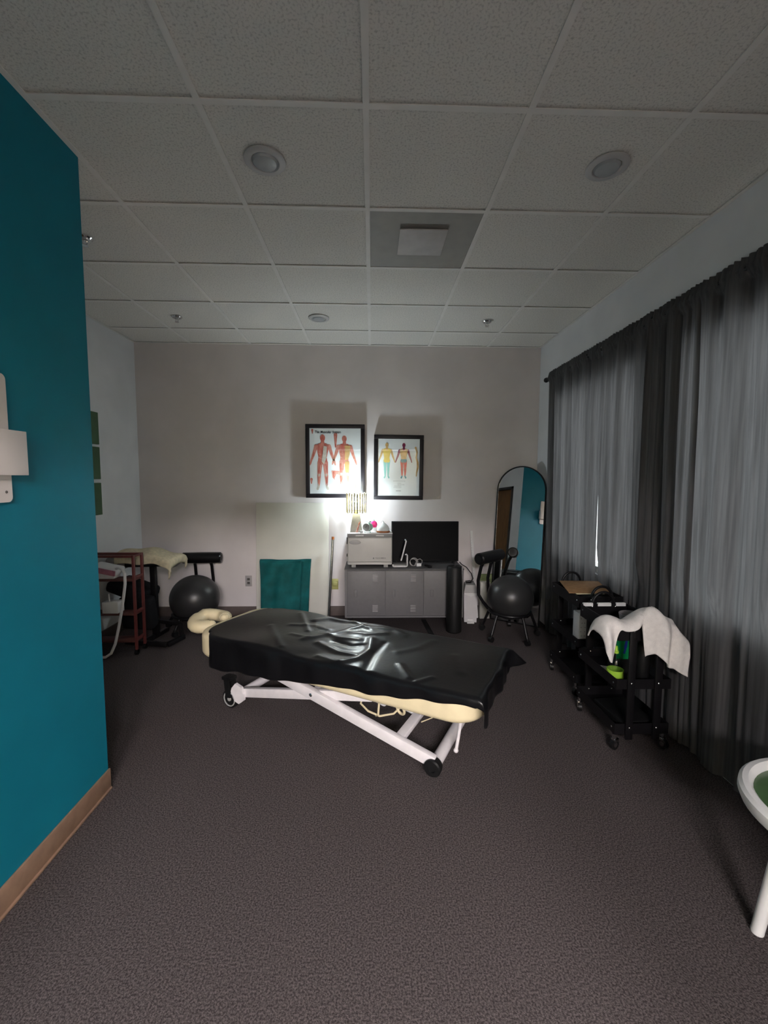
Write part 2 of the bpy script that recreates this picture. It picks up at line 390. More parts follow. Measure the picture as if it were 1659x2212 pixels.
# ------------------------------------------------------------------ curtains
ZR = 2.44
rod = thing('curtain_rod', 'long black curtain rod across the window wall', 'curtain rod', (1.695, 0, ZR))
b = B(); b.cyl((0, -.3, 0), (0, 4.20, 0), .012, seg=14); b.obj('rod', 'black_metal', rod)
b = B(); b.lathe([(0, 0), (.012, 0), (.022, .012), (.024, .03), (.018, .045), (0, .05)], (0, 4.20, 0), axis=(0, 1, 0), seg=18); b.obj('finial', 'black_metal', rod)
for y in (3.42, 2.62, 1.5, .3):
    b = B(); b.cyl((0, y, -.002), (.068, y, -.002), .007, seg=10); b.box((.064, y, 0), (.010, .03, .06), None, .003); b.box((0, y, .014), (.032, .024, .012), None, .003); b.obj('bracket', 'black_metal', rod)
CUR = [(4.155, 3.200, 'grey curtain panel ending beside the arched mirror'),
       (3.190, 2.240, 'grey curtain panel behind the two black utility carts'),
       (2.262, 1.288, 'grey curtain panel rising behind the white towel toward the stool'),
       (1.310, .30, 'grey curtain panel beside the round white stool')]
for pi_, (ya, yb, lab) in enumerate(CUR):
    rnd = random.Random(40+pi_)
    ph = [rnd.uniform(0, 6.28) for _ in range(8)]; fr = [rnd.uniform(.8, 1.25) for _ in range(8)]
    def fn(u, v, ya=ya, yb=yb, ph=ph, fr=fr):
        y = ya + (yb-ya)*u; z = .012 + (ZR+.055-.012)*v
        t = v
        a = .016*math.sin(u*2*PI*5*fr[0]+ph[0]) + .012*math.sin(u*2*PI*9*fr[1]+ph[1]+1.2*v) + .006*math.sin(u*2*PI*19*fr[2]+ph[2])
        a2 = .022*math.sin(u*2*PI*3*fr[3]+ph[3]+.6*math.sin(3*v+ph[4])) 
        f = a + a2*(1-t)**.5
        hd = max(0, (z-(ZR-.05))/.10)                                  # gathered heading round the rod
        if hd > 0:
            hh = min(1, hd); f = f*(1-hh) + hh*(.012*math.sin(u*2*PI*26+ph[5]) + .005*math.sin(u*2*PI*47+ph[6]))
            z += .010*math.sin(u*2*PI*31+ph[7])*max(0, hd-.8)
        e = min(u, 1-u)
        f *= min(1, e/.02 + .35)
        base = .002 + .030*(1-v)
        x = 1.695 + base + f - .020*hd*(1-hd)*2 if hd <= 1 else 1.695 + f
        if abs(z-ZR) < .05: x = 1.677 + .35*f
        if pi_ and z < .95: k_ = min(1, (.95-z)/.15); x = max(x, 1.716 + .12*(x-1.716))*k_ + x*(1-k_)
        gap = .0105*math.exp(-((z-1.0)/.46)**2)
        if pi_ == 0: y += gap*max(0, u-.8)/.2
        if pi_ == 1: y -= gap*max(0, .2-u)/.2
        return (min(x, 1.752), y + .006*math.sin(6*v+ph[1])*(1 if pi_ > 1 else 0), z)
    b = B(); b.grid(fn, 170, 44)
    tag(b.obj('curtain', 'curtain', ang=180), lab, 'curtain', 'grey curtains along the window wall')

# ------------------------------------------------------------------ ceiling fixtures
def recessed(x, y, lab):
    t = thing('recessed_light', lab, 'ceiling light', (x, y, ZC), 0, 'unlit recessed lights')
    b = B(); b.lathe([(.056, .004), (.062, -.006), (.080, -.006), (.088, -.001), (.088, .004)]); b.obj('trim_ring', 'light_trim', t)
    b = B(); b.lathe([(0, -.014), (.03, -.013), (.048, -.008), (.056, .002)], (.0, .004, 0)); b.obj('lens', 'light_lens', t)
recessed(*LIGHTS[0], 'unlit round recessed light, in the tile diagonally beside the grey air panel')
recessed(*LIGHTS[1], 'unlit round recessed light in the ceiling near the curtains')
recessed(*LIGHTS[2], 'unlit round recessed light close to the framed muscle chart wall')
def sprinkler(x, y, lab):
    t = thing('sprinkler_head', lab, 'sprinkler', (x, y, ZC), 0, 'ceiling sprinklers')
    b = B(); b.lathe([(.018, -.010), (.034, -.008), (.042, 0), (.042, .003)]); b.obj('escutcheon', 'chrome', t)
    b = B(); b.cyl((0, 0, 0), (0, 0, -.022), .008, seg=12); b.tube([(-.012, 0, -.018), (-.014, 0, -.03), (0, 0, -.038), (.014, 0, -.03), (.012, 0, -.018)], .003, 6); b.obj('frame', 'chrome', t)
    b = B(); b.lathe([(0, -.038), (.016, -.038), (.017, -.041), (0, -.041)], seg=16); b.obj('deflector', 'chrome', t)
sprinkler(-1.663, 3.834, 'chrome ceiling sprinkler above the black ball chair in the alcove')
sprinkler(.999, 3.834, 'chrome ceiling sprinkler between the framed posters and the curtains')
sprinkler(-1.641, 2.62, 'chrome ceiling sprinkler beside the top of the teal wall')
t = thing('air_vent', 'grey ceiling air panel with a smaller white square plate', 'air vent', (.281, 2.605, ZC))
b = B(); b.bx(-.292, .292, -.292, .292, .004, .010); b.obj('back_panel', 'vent_grey', t, smooth=False)
b = B(); b.box((0, -.03, -.012), (.262, .268, .008), None, .003); b.obj('plaque', 'vent_white', t)
for sx in (-.09, .09):
    for sy in (-.12, .06): b = B(); b.cyl((sx, sy, -.010), (sx, sy, .006), .005, seg=8); b.obj('standoff', 'vent_white', t)

# ------------------------------------------------------------------ hall ceiling lights (light the room through the opening)
def troffer(x, y, lab):
    t = thing('hall_light', lab, 'ceiling light', (x, y, 2.80), 0, 'lit hall ceiling panels')
    b = B()
    for q in ((-.32, .32, -.62, -.60), (-.32, .32, .60, .62), (-.32, -.30, -.60, .60), (.30, .32, -.60, .60)): b.bx(*q, -.03, -.001)
    b.obj('frame', 'white_paint', t, smooth=False)
    b = B(); b.bx(-.30, .30, -.60, .60, -.018, -.008); b.obj('diffuser', 'hall_panel', t, smooth=False)
troffer(1.35, -3.3, 'lit hall ceiling panel on the curtain side of the hall')
troffer(.35, -3.5, 'lit hall ceiling panel between the other two')
troffer(-.45, -3.5, 'lit hall ceiling panel on the teal wall side of the hall')

# ------------------------------------------------------------------ treatment table
TA = R(-28.5)
tab = thing('treatment_table', 'low white-framed treatment table with a cream cushion on black wheels', 'massage table', (-.1718, 2.5966, 0), TA)
TH = .485
def rrect(hx, hy, r, n=8):
    p = []
    for cx, cy, a0 in ((hx-r, hy-r, 0), (-hx+r, hy-r, 90), (-hx+r, -hy+r, 180), (hx-r, -hy+r, 270)):
        for k in range(n+1):
            a = R(a0+90*k/n); p.append((cx+r*math.cos(a), cy+r*math.sin(a)))
    return p
def cushion(b, hx, hy, r, z0, z1, e, cx=0, cy=0):
    layers = []
    for k in range(6):
        a = R(90*k/5); layers.append((e*(1-math.sin(a)), z0+e*(1-math.cos(a))))
    layers += [(i, z0+z1-z) for i, z in reversed(layers)]
    rings = []
    for ins, z in layers: rings.append([b.bm.verts.new((cx+x, cy+y, z)) for x, y in rrect(hx-ins, hy-ins, max(.012, r-ins))])
    n = len(rings[0])
    for A, Bq in zip(rings, rings[1:]):
        for k in range(n): b.bm.faces.new((A[k], A[(k+1) % n], Bq[(k+1) % n], Bq[k]))
    b.bm.faces.new(list(reversed(rings[0]))); b.bm.faces.new(rings[-1])
b = B(); cushion(b, .9475, .330, .16, .328, TH, .035, cx=-.0175); b.obj('cushion', 'cream_vinyl', tab)
b = B(); b.bx(-.80, .82, -.24, .24, .312, .335); b.obj('top_board', 'black_plastic', tab, smooth=False)
b = B(); b.cyl((.695, -.25, .055), (.695, .25, .055), .030, seg=22); b.obj('foot_bar', 'white_metal', tab)
for s in (-1, 1):
    b = B(); b.lathe([(0, 0), (.034, 0), (.042, .006), (.044, .02), (.044, .045), (.038, .052), (.018, .053), (.016, .046), (0, .046)], (.695, s*.245, .055), axis=(0, s, 0), seg=26); b.obj('end_cap', 'black_plastic', tab)
    b = B(); b.beam((-.60, s*.235, .118), (.33, s*.235, .318), .035, .056, bev=.004); b.obj('lift_beam', 'white_metal', tab)
    b = B(); b.beam((.70, s*.262, .075), (-.30, s*.262, .312), .035, .060, bev=.004); b.obj('lift_beam', 'white_metal', tab)
    b = B(); b.lathe([(0, 0), (.010, 0), (.010, .004), (.005, .007), (0, .007)], (-.045, s*.279, .252), axis=(0, s, 0), seg=14); b.obj('pivot_bolt', 'steel', tab)
    b = B(); m = Matrix.Translation((-.625, s*.262, .112)) @ Matrix.Rotation(R(90), 4, 'X')
    b.prism([(-.02, .065), (.03, .05), (.048, .012), (.05, -.03), (.01, -.062), (-.03, -.05), (-.058, .005), (-.05, .03)], .02, m @ Matrix.Translation((0, 0, -.01))); b.obj('bracket_plate', 'white_metal', tab, smooth=False)
    # caster at the head end
    b = B(); b.cyl((-.70, s*.236, .062), (-.70, s*.266, .062), .060, seg=30); b.torus((-.70, s*.251, .062), .050, .012, axis=(0, 1, 0)); wh = b.obj('wheel', 'black_plastic', tab)
    b = B(); b.torus((-.70, s*.269, .062), .045, .004, axis=(0, 1, 0)); b.cyl((-.70, s*.262, .062), (-.70, s*.272, .062), .014, seg=14); b.obj('wheel_hub', 'grey_trim', wh)
    b = B(); b.beam((-.70, s*.228, .065), (-.715, s*.228, .20), .012, .05); b.beam((-.70, s*.275, .075), (-.715, s*.275, .20), .012, .04); b.bx(-.75, -.68, s*.25-.03, s*.25+.03, .185, .205); b.obj('caster_fork', 'black_plastic', tab, smooth=False)
b = B(); b.cyl((-.62, -.25, .11), (-.62, .25, .11), .026, seg=18); b.obj('head_bar', 'white_metal', tab)
b = B(); b.beam((.50, -.25, .135), (.50, .25, .135), .05, .03, bev=.004); b.obj('cross_member', 'white_metal', tab)
b = B(); b.beam((-.05, -.23, .252), (-.05, .23, .252), .03, .03); b.obj('pivot_bar', 'white_metal', tab, smooth=False)
b = B(); b.cyl((.80, -.12, .33), (.765, -.12, .075), .009, seg=12); b.ball((.764, -.12, .072), .013, 14, 8); b.obj('release_lever', 'white_metal', tab)
b = B(); b.box((.24, .0, .20), (.16, .09, .07), (0, R(14), 0), .015); b.cyl((.31, 0, .185), (.50, 0, .14), .016, seg=14); b.ball((.29, -.03, .235), (.035, .025, .03), 14, 8); b.obj('lift_motor', 'white_plastic', tab)
b = B(); b.tube([(.16, -.03, .22), (.18, -.10, .17), (.24, -.12, .15), (.30, -.09, .12), (.36, -.03, .12), (.40, .03, .16), (.36, .06, .20)], .006, 8)
b.tube([(.27, -.04, .26), (.30, -.10, .20), (.30, -.11, .14), (.27, -.08, .11)], .006, 8)
b.torus((.40, -.02, .15), .028, .008, axis=(.3, .9, .2)); b.tube([(.56, -.1, .16), (.66, .05, .17)], .003, 6); b.obj('motor_cable', 'cream_vinyl', tab)
# face cradle at the head end
fc = thing('face_cradle', 'cream horseshoe face cushion at the head of the treatment table', 'headrest', (-.1718, 2.5966, 0), TA)
pts = []; rs = []
for k in range(19):
    a = R(36 + (324-36)*k/18); x = -1.075 + .092*math.cos(a); y = -.075 + .105*math.sin(a)
    z = .462 + .014*math.cos(a*2) + (.018 if y > -.05 else 0); pts.append((x, y, z)); rs.append((.050 if y > -.09 else .054)*(.72 if k in (0, 18) else (.93 if k in (1, 17) else 1)))
b = B(); b.tube(pts, .05, 16, rs=rs)
for s_ in (0, -1): b.ball(pts[s_], (.034, .034, .034), 16, 10)
for v in b.bm.verts: v.co.z = .462 + (v.co.z-.462)*.82
b.obj('face_pad', 'cream_vinyl', fc)
b = B(); b.box((-1.075, -.075, .408), (.20, .22, .014), None, .004); b.obj('bracket', 'black_metal', fc)
for yy in (-.13, -.02): b = B(); b.tube([(-1.02, yy, .41), (-1.015, yy, .33), (-.99, yy, .300), (-.78, yy, .298)], .009, 10); b.obj('support_rod', 'black_metal', fc)

# black vinyl sheet over the table
CREASES = [([(-.214, -.117), (-.105, .038), (-.007, .238)], .010, .016), ([(-.36, .20), (-.297, .29), (-.137, .29), (-.014, .30)], .010, .018),
    ([(-.101, -.125), (.069, -.182), (.183, -.187)], .011, .015), ([(-.03, -.051), (.106, -.082), (.156, -.034)], -.010, .014),
    ([(.173, -.30), (.231, -.223), (.228, -.076), (.161, .066)], .014, .017), ([(.007, -.28), (.158, -.31)], .010, .014),
    ([(.462, -.171), (.567, -.29)], .010, .012), ([(-.563, -.021), (-.411, -.155), (-.258, -.278)], .007, .014),
    ([(-.534, .265), (-.283, .015)], .007, .013), ([(.616, -.31), (.67, -.24)], .008, .010), ([(.056, .236), (.219, .277), (.316, .225)], .008, .016),
    ([(-.331, -.092), (-.206, -.086)], .006, .012), ([(.333, -.31), (.27, -.103), (.253, .059)], -.009, .016), ([(-.10, .30), (.093, .20)], .007, .014),
    ([(-.02, .10), (.10, .12), (.20, .19)], .008, .015), ([(-.16, .02), (-.02, .0), (.10, .02)], .007, .014), ([(-.45, .05), (-.30, .12), (-.18, .10)], .006, .016),
    ([(.38, -.02), (.46, .10), (.50, .22)], .006, .02), ([(.70, .05), (.78, -.12)], .005, .02)]
def seg_dist(x, y, a, c):
    dx, dy = c[0]-a[0], c[1]-a[1]; t = ((x-a[0])*dx+(y-a[1])*dy)/(dx*dx+dy*dy); t = 0 if t < 0 else (1 if t > 1 else t)
    return math.hypot(x-a[0]-dx*t, y-a[1]-dy*t)
def cover_fn():
    HX0, HX1, HY = -.885, .925, .318
    e = .020
    def fn(u, v):
        s = HX0 + (HX1 + .140 - HX0)*u
        drop_n = max(.045, min(.21, .137 - .105*s)) + .57*e          # near hem runs askew
        wtot = drop_n + 2*HY + .13
        q = -HY - drop_n + wtot*v
        du = max(0, s - HX1); dv = max(0, -HY - q); dw = max(0, q - HY)
        dd = max(dv, dw)
        x = min(s, HX1); y = max(-HY, min(HY, q)); z = TH + .004
        sg = -1 if dv > 0 else 1
        def rnd_over(d):
            a = min(d/e, PI/2); return (e*math.sin(a), e*(1-math.cos(a)) + max(0, d - e*PI/2))
        ox, zx = rnd_over(du); oy, zy = rnd_over(dd)
        if du > 0 and dd > 0:
            k = min(du, dd); fl = .06 if sg < 0 else .55
            x += ox + fl*k; y += sg*(oy + fl*k); z -= max(zx, zy)*(.90 if sg < 0 else .80)
        else:
            x += ox; y += sg*oy; z -= zx + zy
        rc = .15; cx, cy = HX0 + rc, HY + e - rc                       # head corners follow the rounded cushion
        if x < cx and abs(y) > cy:
            ddx, ddy = cx - x, abs(y) - cy; L = math.hypot(ddx, ddy); mx = max(ddx, ddy, 1e-6)
            if L > mx: x = cx - ddx*mx/L; y = math.copysign(cy + ddy*mx/L, y)
        top = 1.0 if dd == 0 and du == 0 else max(0, 1 - max(dd, du)/.03)
        if top > 0:
            f = 0
            for pl, h, w in CREASES:
                m = 9
                for a, c in zip(pl, pl[1:]):
                    if min(a[0], c[0])-.06 < x < max(a[0], c[0])+.06: m = min(m, seg_dist(x, y, a, c))
                if m < .07: f += .75*h*math.exp(-(m/(1.45*w))**2)
            f += .0040*math.sin(11*x+3*y) + .0035*math.sin(9*y-8*x+1) + .0016*math.sin(23*x+17*y)*math.exp(-((x-.05)/.3)**2) + .0012*math.sin(31*y-19*x)*math.exp(-((x-.05)/.3)**2)
            z += max(-.004, f+.004)*top
        side = min(1, dd/.05)
        if side > 0: y += sg*side*(.004*math.sin(17*x+1)+.003*math.sin(37*x) + .003); z += (.006*math.sin(9*x+.7) + .003*math.sin(31*x))*side
        sx = min(1, du/.05)
        if sx > 0: x += sx*(.008*math.sin(16*y+.5)+.005*math.sin(39*y)+.006); z += .012*math.sin(11*y+2)*sx
        return (x, y, z)
    return fn
cv = thing('vinyl_sheet', 'wrinkled glossy black vinyl sheet draped over the treatment table', 'table cover', (-.1718, 2.5966, 0), TA)
b = B(); b.grid(cover_fn(), 210, 110); b.obj('sheet', 'black_vinyl', cv, ang=180, thick=.0025)

# ------------------------------------------------------------------ locker cabinet and what stands on it
LX0, LX1, LY0, LY1, LZ0, LZ1 = -.262, .908, 4.15, 4.545, .108, .598
loc = thing('locker_cabinet', 'low grey metal locker cabinet with three louvred doors', 'cabinet', ((LX0+LX1)/2, LY0, 0))
hw = (LX1-LX0)/2
b = B(); b.bx(-hw, hw, .018, LY1-LY0, LZ0, LZ1-.012); b.bx(-hw, hw, 0, .02, LZ0, LZ0+.018); b.bx(-hw, -hw+.018, 0, .02, LZ0+.018, LZ1-.012); b.bx(hw-.018, hw, 0, .02, LZ0+.018, LZ1-.012); b.obj('body', 'locker_grey', loc, smooth=False)
b = B(); b.bx(-hw-.004, hw+.004, -.006, LY1-LY0, LZ1-.012, LZ1, .003); b.obj('top', 'locker_dark', loc)
dw = (2*hw-.036-.03)/3
for k in range(3):
    x0 = -hw+.018+.0075 + k*(dw+.0075); 
    b = B(); b.bx(x0, x0+dw, .004, .017, LZ0+.026, LZ1-.022, .002); dr = b.obj('door', 'locker_grey', loc)
    for zc in (LZ1-.085, LZ0+.10):
        b = B()
        for q in range(5): b.box((x0+dw*.74, .002, zc+.022-q*.0145), (.052, .006, .006), (R(35), 0, 0), .001, 1)
        b.obj('louvre', 'slat_grey', dr, smooth=False)
    b = B(); b.box((x0+dw*.22, .001, (LZ0+LZ1)/2), (.03, .006, .07), None, .003); b.obj('latch', 'locker_grey', dr)
for sx in (-hw+.04, hw-.04):
    for sy in (.10, LY1-LY0-.05):
        b = B(); b.bx(sx-.02, sx+.02, sy-.02, sy+.02, 0, LZ0); b.obj('leg', 'black_metal', loc, smooth=False)
# towel warmer
wz = LZ1
tw = thing('towel_warmer', 'beige countertop towel warmer cabinet on the grey lockers', 'towel warmer', (-.018, 4.20, wz))
b = B(); b.bx(-.222, .222, .02, .30, .028, .305, .008); b.obj('body', 'warmer_white', tw)
b = B(); b.bx(-.214, .216, .0, .022, .058, .298, .006, 3); dd_ = b.obj('door', 'warmer_white', tw)
b = B(); b.lathe([(0, 0), (.030, 0), (.036, .004), (.034, .010), (.02, .013), (0, .013)], (-.145, .001, .255), axis=(0, -1, 0), seg=28, sx=1.6, sy=.62); b.obj('handle', 'grey_bin', dd_)
text_part('TOUCH AMERICA', .016, 'text_grey', dd_, Matrix.Translation((.055, -.0006, .092)) @ UPRIGHT, 'lettering', .105)
b = B(); b.prism([(0, 0), (.012, 0), (.012, .014), (.004, .010)], .0006, Matrix.Translation((.030, -.0002, .091)) @ UPRIGHT); b.obj('emblem', 'text_grey', dd_, smooth=False)
b = B(); b.bx(-.222, .222, .004, .30, .305, .335, .006); b.obj('top_rail', 'grey_trim', tw)
b = B(); b.bx(-.224, .224, .004, .302, .335, .343, .003); b.obj('top_tray', 'white_plastic', tw)
for xa in (.06, -.14): b = B(); b.bx(xa, xa+.08, .0015, .005, .314, .326, .001); b.obj('control_strip', 'white_plastic', tw)
b = B(); b.bx(-.214, .216, .004, .30, .030, .054, .004); b.obj('drip_tray', 'warmer_white', tw)
for za, zb in ((.235, .30), (.11, .135)): b = B(); b.bx(-.229, -.221, .01, .05, za, zb, .002); b.obj('hinge', 'black_plastic', tw)
for sx in (-.16, .16):
    for sy in (.04, .26):
        b = B(); b.bx(sx-.022, sx+.022, sy-.018, sy+.018, 0, .03, .003); b.obj('foot', 'grey_trim', tw)
TZ = wz + .343
# lamp
LPX, LPY = -.155, 4.325
lp = thing('table_lamp', 'lit crystal-rod table lamp with a tapered concrete base', 'lamp', (LPX, LPY, TZ))
b = B()
vb = [b.bm.verts.new((sx*.062, sy*.05, .0)) for sx, sy in ((-1, -1), (1, -1), (1, 1), (-1, 1))]; vt = [b.bm.verts.new((sx*.034, sy*.028, .185)) for sx, sy in ((-1, -1), (1, -1), (1, 1), (-1, 1))]
b.bm.faces.new(list(reversed(vb))); b.bm.faces.new(vt)
for k in range(4): b.bm.faces.new((vb[k], vb[(k+1) % 4], vt[(k+1) % 4], vt[k]))
b.obj('base', 'concrete', lp, smooth=False)
b = B(); b.lathe([(0, .185), (.022, .185), (.022, .23), (.015, .232), (.015, .255), (0, .255)], seg=20); b.obj('neck', 'brass', lp)
b = B(); b.lathe([(0, .255), (.012, .255), (.014, .27), (.028, .30), (.030, .318), (.024, .336), (.010, .346), (0, .348)], seg=16); b.obj('bulb', 'bulb_glow', lp)
b = B(); b.torus((0, 0, .375), .092, .004, 30, seg2=6); b.obj('shade_ring', 'rod_gold', lp)
sh = B(); sh.torus((0, 0, .225), .094, .004, 30, seg2=6)
for a in (0, 120, 240): sh.tube([(0.016*math.cos(R(a)), .016*math.sin(R(a)), .235), (.092*math.cos(R(a)), .092*math.sin(R(a)), .225)], .003, 6)
sh = sh.obj('shade', 'rod_gold', lp)
b = B(); b.cyl((.094, 0, .195), (.096, 0, .392), .0080, seg=8); rod0 = b.obj('shade_rod', 'rod_gold', sh)
for k in range(1, 22): share(rod0, 'shade_rod', sh, (0, 0, .004*(-1)**k), (0, 0, 2*PI*k/22))
# alarm clock
ck = thing('alarm_clock', 'mint green twin-bell alarm clock in front of the lamp', 'alarm clock', (-.040, 4.262, TZ), R(-28))
b = B(); b.lathe([(0, .03), (.038, .03), (.044, .022), (.046, .0), (.044, -.03), (.036, -.04), (0, -.04)], (0, 0, .056), axis=(0, -1, 0), seg=30); b.obj('case', 'mint', ck)
b = B(); b.lathe([(0, 0), (.037, 0), (.037, .003), (0, .003)], (0, -.029, .056), axis=(0, -1, 0), seg=28); fcx = b.obj('dial', 'silver_face', ck)
b = B(); b.box((.004, -.0335, .066), (.003, .001, .022), (0, R(20), 0)); b.box((-.008, -.0335, .056), (.016, .001, .003)); b.obj('hand', 'ink', fcx, smooth=False)
b = B(); b.torus((0, -.029, .056), .039, .0035, axis=(0, 1, 0)); b.obj('bezel', 'white_ceramic', ck)
for s in (-1, 1):
    b = B(); b.lathe([(0, .018), (.012, .015), (.019, .004), (.020, 0), (0, 0)], (s*.022, 0, .104), seg=18); b.obj('bell', 'white_ceramic', ck)
    b = B(); b.cyl((s*.022, 0, .03), (s*.034, 0, .001), .006, .004, seg=10); b.obj('foot', 'mint', ck)
b = B(); b.tube([(-.018, 0, .12), (-.012, 0, .142), (.012, 0, .142), (.018, 0, .12)], .0022, 6); b.obj('carry_handle', 'white_ceramic', ck)
# orange stick, pink bottle, diffuser, flat card
b = B(); b.tube([(0, 0, .008), (.012, -.004, .035), (.018, .0, .06), (.030, .004, .10), (.036, .004, .112)], .008, 8, rs=[.010, .009, .007, .006, .003])
o = b.obj('orange_crystal', 'orange'); o.location = (-.150, 4.232, TZ); tag(o, 'orange and white salt stick leaning beside the alarm clock', 'ornament')
b = B(); b.box((0, 0, .013), (.03, .012, .026), (0, 0, R(10)), .003); o = b.obj('card_holder', 'white_ceramic'); o.location = (-.100, 4.222, TZ); tag(o, 'small pale block at the front of the towel warmer', 'ornament')
pk = thing('pink_bottle', 'bright pink faceted bottle on a white foot beside the diffuser', 'bottle', (.022, 4.345, TZ))
b = B(); b.lathe([(0, .042), (.026, .044), (.036, .072), (.030, .096), (.014, .108), (0, .108)], seg=6); b.obj('body', 'pink', pk, smooth=False)
b = B(); b.lathe([(0, 0), (.028, 0), (.030, .02), (.024, .045), (0, .046)], seg=18); b.obj('foot', 'white_ceramic', pk)
b = B(); b.cyl((0, 0, .106), (0, 0, .122), .007, seg=10); b.obj('cap', 'mint', pk)
df = thing('aroma_diffuser', 'white teardrop aroma diffuser on a wooden base', 'diffuser', (.115, 4.285, TZ))
b = B(); b.lathe([(0, 0), (.064, 0), (.068, .005), (.068, .016), (.062, .02), (0, .02)], seg=30); b.obj('base', 'wood_light', df)
b = B(); b.lathe([(0, .02), (.062, .02), (.063, .035), (.054, .062), (.036, .082), (.016, .094), (.007, .104), (.004, .116), (0, .117)], seg=30); b.obj('dome', 'white_ceramic', df)
b = B(); b.bx(-.05, .05, -.018, .018, .0003, .0022); o = b.obj('paper_card', 'white_plastic', smooth=False); o.location = (.03, 4.245, TZ); o.rotation_euler = (0, 0, R(6)); tag(o, 'flat white card lying on the towel warmer', 'card')
# television
tv = thing('television', 'black flat screen television standing on the grey lockers', 'television', (.556, 4.42, wz), 0)
tilt = R(-3)
b = B(); b.box((0, .012, .232), (.70, .03, .415), (tilt, 0, 0), .004); b.obj('bezel', 'black_plastic', tv)
b = B(); b.box((0, -.0043, .235), (.682, .002, .392), (tilt, 0, 0)); b.obj('screen', 'screen_black', tv, smooth=False)
for sx in (-.30, .30):
    b = B(); b.box((sx, .01, .006), (.02, .09, .012), None, .003); b.box((sx, .012, .02), (.02, .02, .03)); b.obj('stand_foot', 'black_plastic', tv)
# tablet on a white stand (seen edge-on)
ts = thing('tablet_terminal', 'white tablet payment terminal on an angled stand before the television', 'payment terminal', (.283, 4.225, wz))
b = B(); b.tube([(-.072, 0, .028), (-.070, 0, .010), (-.058, 0, .007), (.058, 0, .007), (.070, 0, .012), (.073, 0, .025), (.073, 0, .12), (.066, 0, .128), (.05, 0, .128)], .0065, 10); b.obj('stand_rim', 'white_plastic', ts)
b = B(); b.bx(-.066, .066, -.004, .11, .003, .026, .004); b.obj('base_plate', 'grey_trim', ts)
b = B(); b.bx(.066, .074, 0, .11, .01, .125, .003); b.obj('stand_back', 'white_plastic', ts)
b = B(); b.box((.036, .06, .165), (.014, .13, .21), (0, R(14), 0), .006, 3); tb = b.obj('tablet', 'white_plastic', ts)
b = B(); b.box((.0285, .06, .167), (.001, .115, .185), (0, R(14), 0)); b.obj('display', 'screen_black', tb, smooth=False)
ad = thing('power_adapter', 'white power adapter with a coiled grey cable on the lockers', 'power adapter', (.43, 4.30, wz))
b = B(); b.box((.045, -.02, .015), (.05, .035, .03), (0, 0, R(12)), .004); b.obj('brick', 'white_plastic', ad)
b = B()
for k in range(3): b.torus((-.01+.006*k, .0+.004*k, .035+.002*k), .034+.003*k, .0025, 24, axis=(.1, -1, .25), seg2=6)
b.tube([(.01, 0, .012), (.03, -.005, .06), (.06, -.005, .072), (.083, -.005, .055), (.08, -.01, .03), (.065, -.018, .02)], .0025, 6); b.obj('cable', 'grey_bin', ad)
b = B(); b.box((0, 0, .009), (.035, .11, .018), (0, 0, R(18)), .005); o = b.obj('remote_control', 'black_plastic'); o.location = (.567, 4.235, wz); tag(o, 'black remote control lying on the lockers before the television', 'remote control')

# ------------------------------------------------------------------ framed posters
def poly_limb(b, a, c, w0, w1, z):
    a = Vector(a); c = Vector(c); d = (c-a).normalized(); n = Vector((-d.y, d.x)); p = []
    for k in range(7): 
        t = R(90+180*k/6); p.append(a + d*math.cos(t)*w0 + n*math.sin(t)*w0)
    for k in range(7):
        t = R(-90+180*k/6); p.append(c + d*math.cos(t)*w1 + n*math.sin(t)*w1)
    f = b.bm.faces.new([b.bm.verts.new((q.x, z, q.y)) for q in p]); f.material_index = b.mi
def poly_flat(b, pts, z):
    f = b.bm.faces.new([b.bm.verts.new((x, z, y)) for x, y in pts]); f.material_index = b.mi
def body(b, cx, cy, H, cols, half=0, arms=1.0, st=.0):
    """standing figure, drawn flat; cols = (head, torso, hips, thigh, shin, foot, arm) material slots"""
    k = H
    T = [(-.115, .80), (-.06, .835), (.06, .835), (.115, .80), (.095, .68), (.075, .58), (.085, .50), (0, .46), (-.085, .50), (-.075, .58), (-.095, .68)]
    z = -.0004
    for s in (-1, 1):
        b.mi = cols[6]; poly_limb(b, (cx+s*.118*k, cy+.785*k), (cx+s*.165*k*arms, cy+.63*k), .034*k, .026*k, z-.00002*s); poly_limb(b, (cx+s*.165*k*arms, cy+.63*k), (cx+s*.215*k*arms, cy+.50*k), .026*k, .017*k, z-.0001)
        poly_limb(b, (cx+s*.217*k*arms, cy+.49*k), (cx+s*.228*k*arms, cy+.45*k), .018*k, .012*k, z-.00015)
        b.mi = cols[3]; poly_limb(b, (cx+s*.048*k, cy+.49*k), (cx+s*(.045+st*.6)*k, cy+.28*k), .048*k, .032*k, z-.00004*(s+2))
        b.mi = cols[4]; poly_limb(b, (cx+s*(.045+st*.7)*k, cy+.255*k), (cx+s*(.042+st)*k, cy+.08*k), .034*k, .018*k, z-.0002-.00004*(s+2))
        b.mi = cols[5]; poly_limb(b, (cx+s*(.042+st)*k, cy+.06*k), (cx+s*(.062+st)*k, cy+.015*k), .018*k, .022*k, z-.0003-.00004*(s+2))
    b.mi = cols[1]; poly_flat(b, [(cx+x*k, cy+y*k) for x, y in T], z-.0004)
    b.mi = cols[2]; poly_flat(b, [(cx+x*k, cy+y*k) for x, y in ((-.082, .54), (.082, .54), (.09, .47), (.03, .43), (0, .46), (-.03, .43), (-.09, .47))], z-.0005)
    b.mi = cols[0]; poly_limb(b, (cx, cy+.82*k), (cx, cy+.87*k), .036*k, .03*k, z-.0006)
    poly_flat(b, [(cx+.046*k*math.cos(2*PI*q/18), cy+.93*k+.062*k*math.sin(2*PI*q/18)) for q in range(18)], z-.0007)
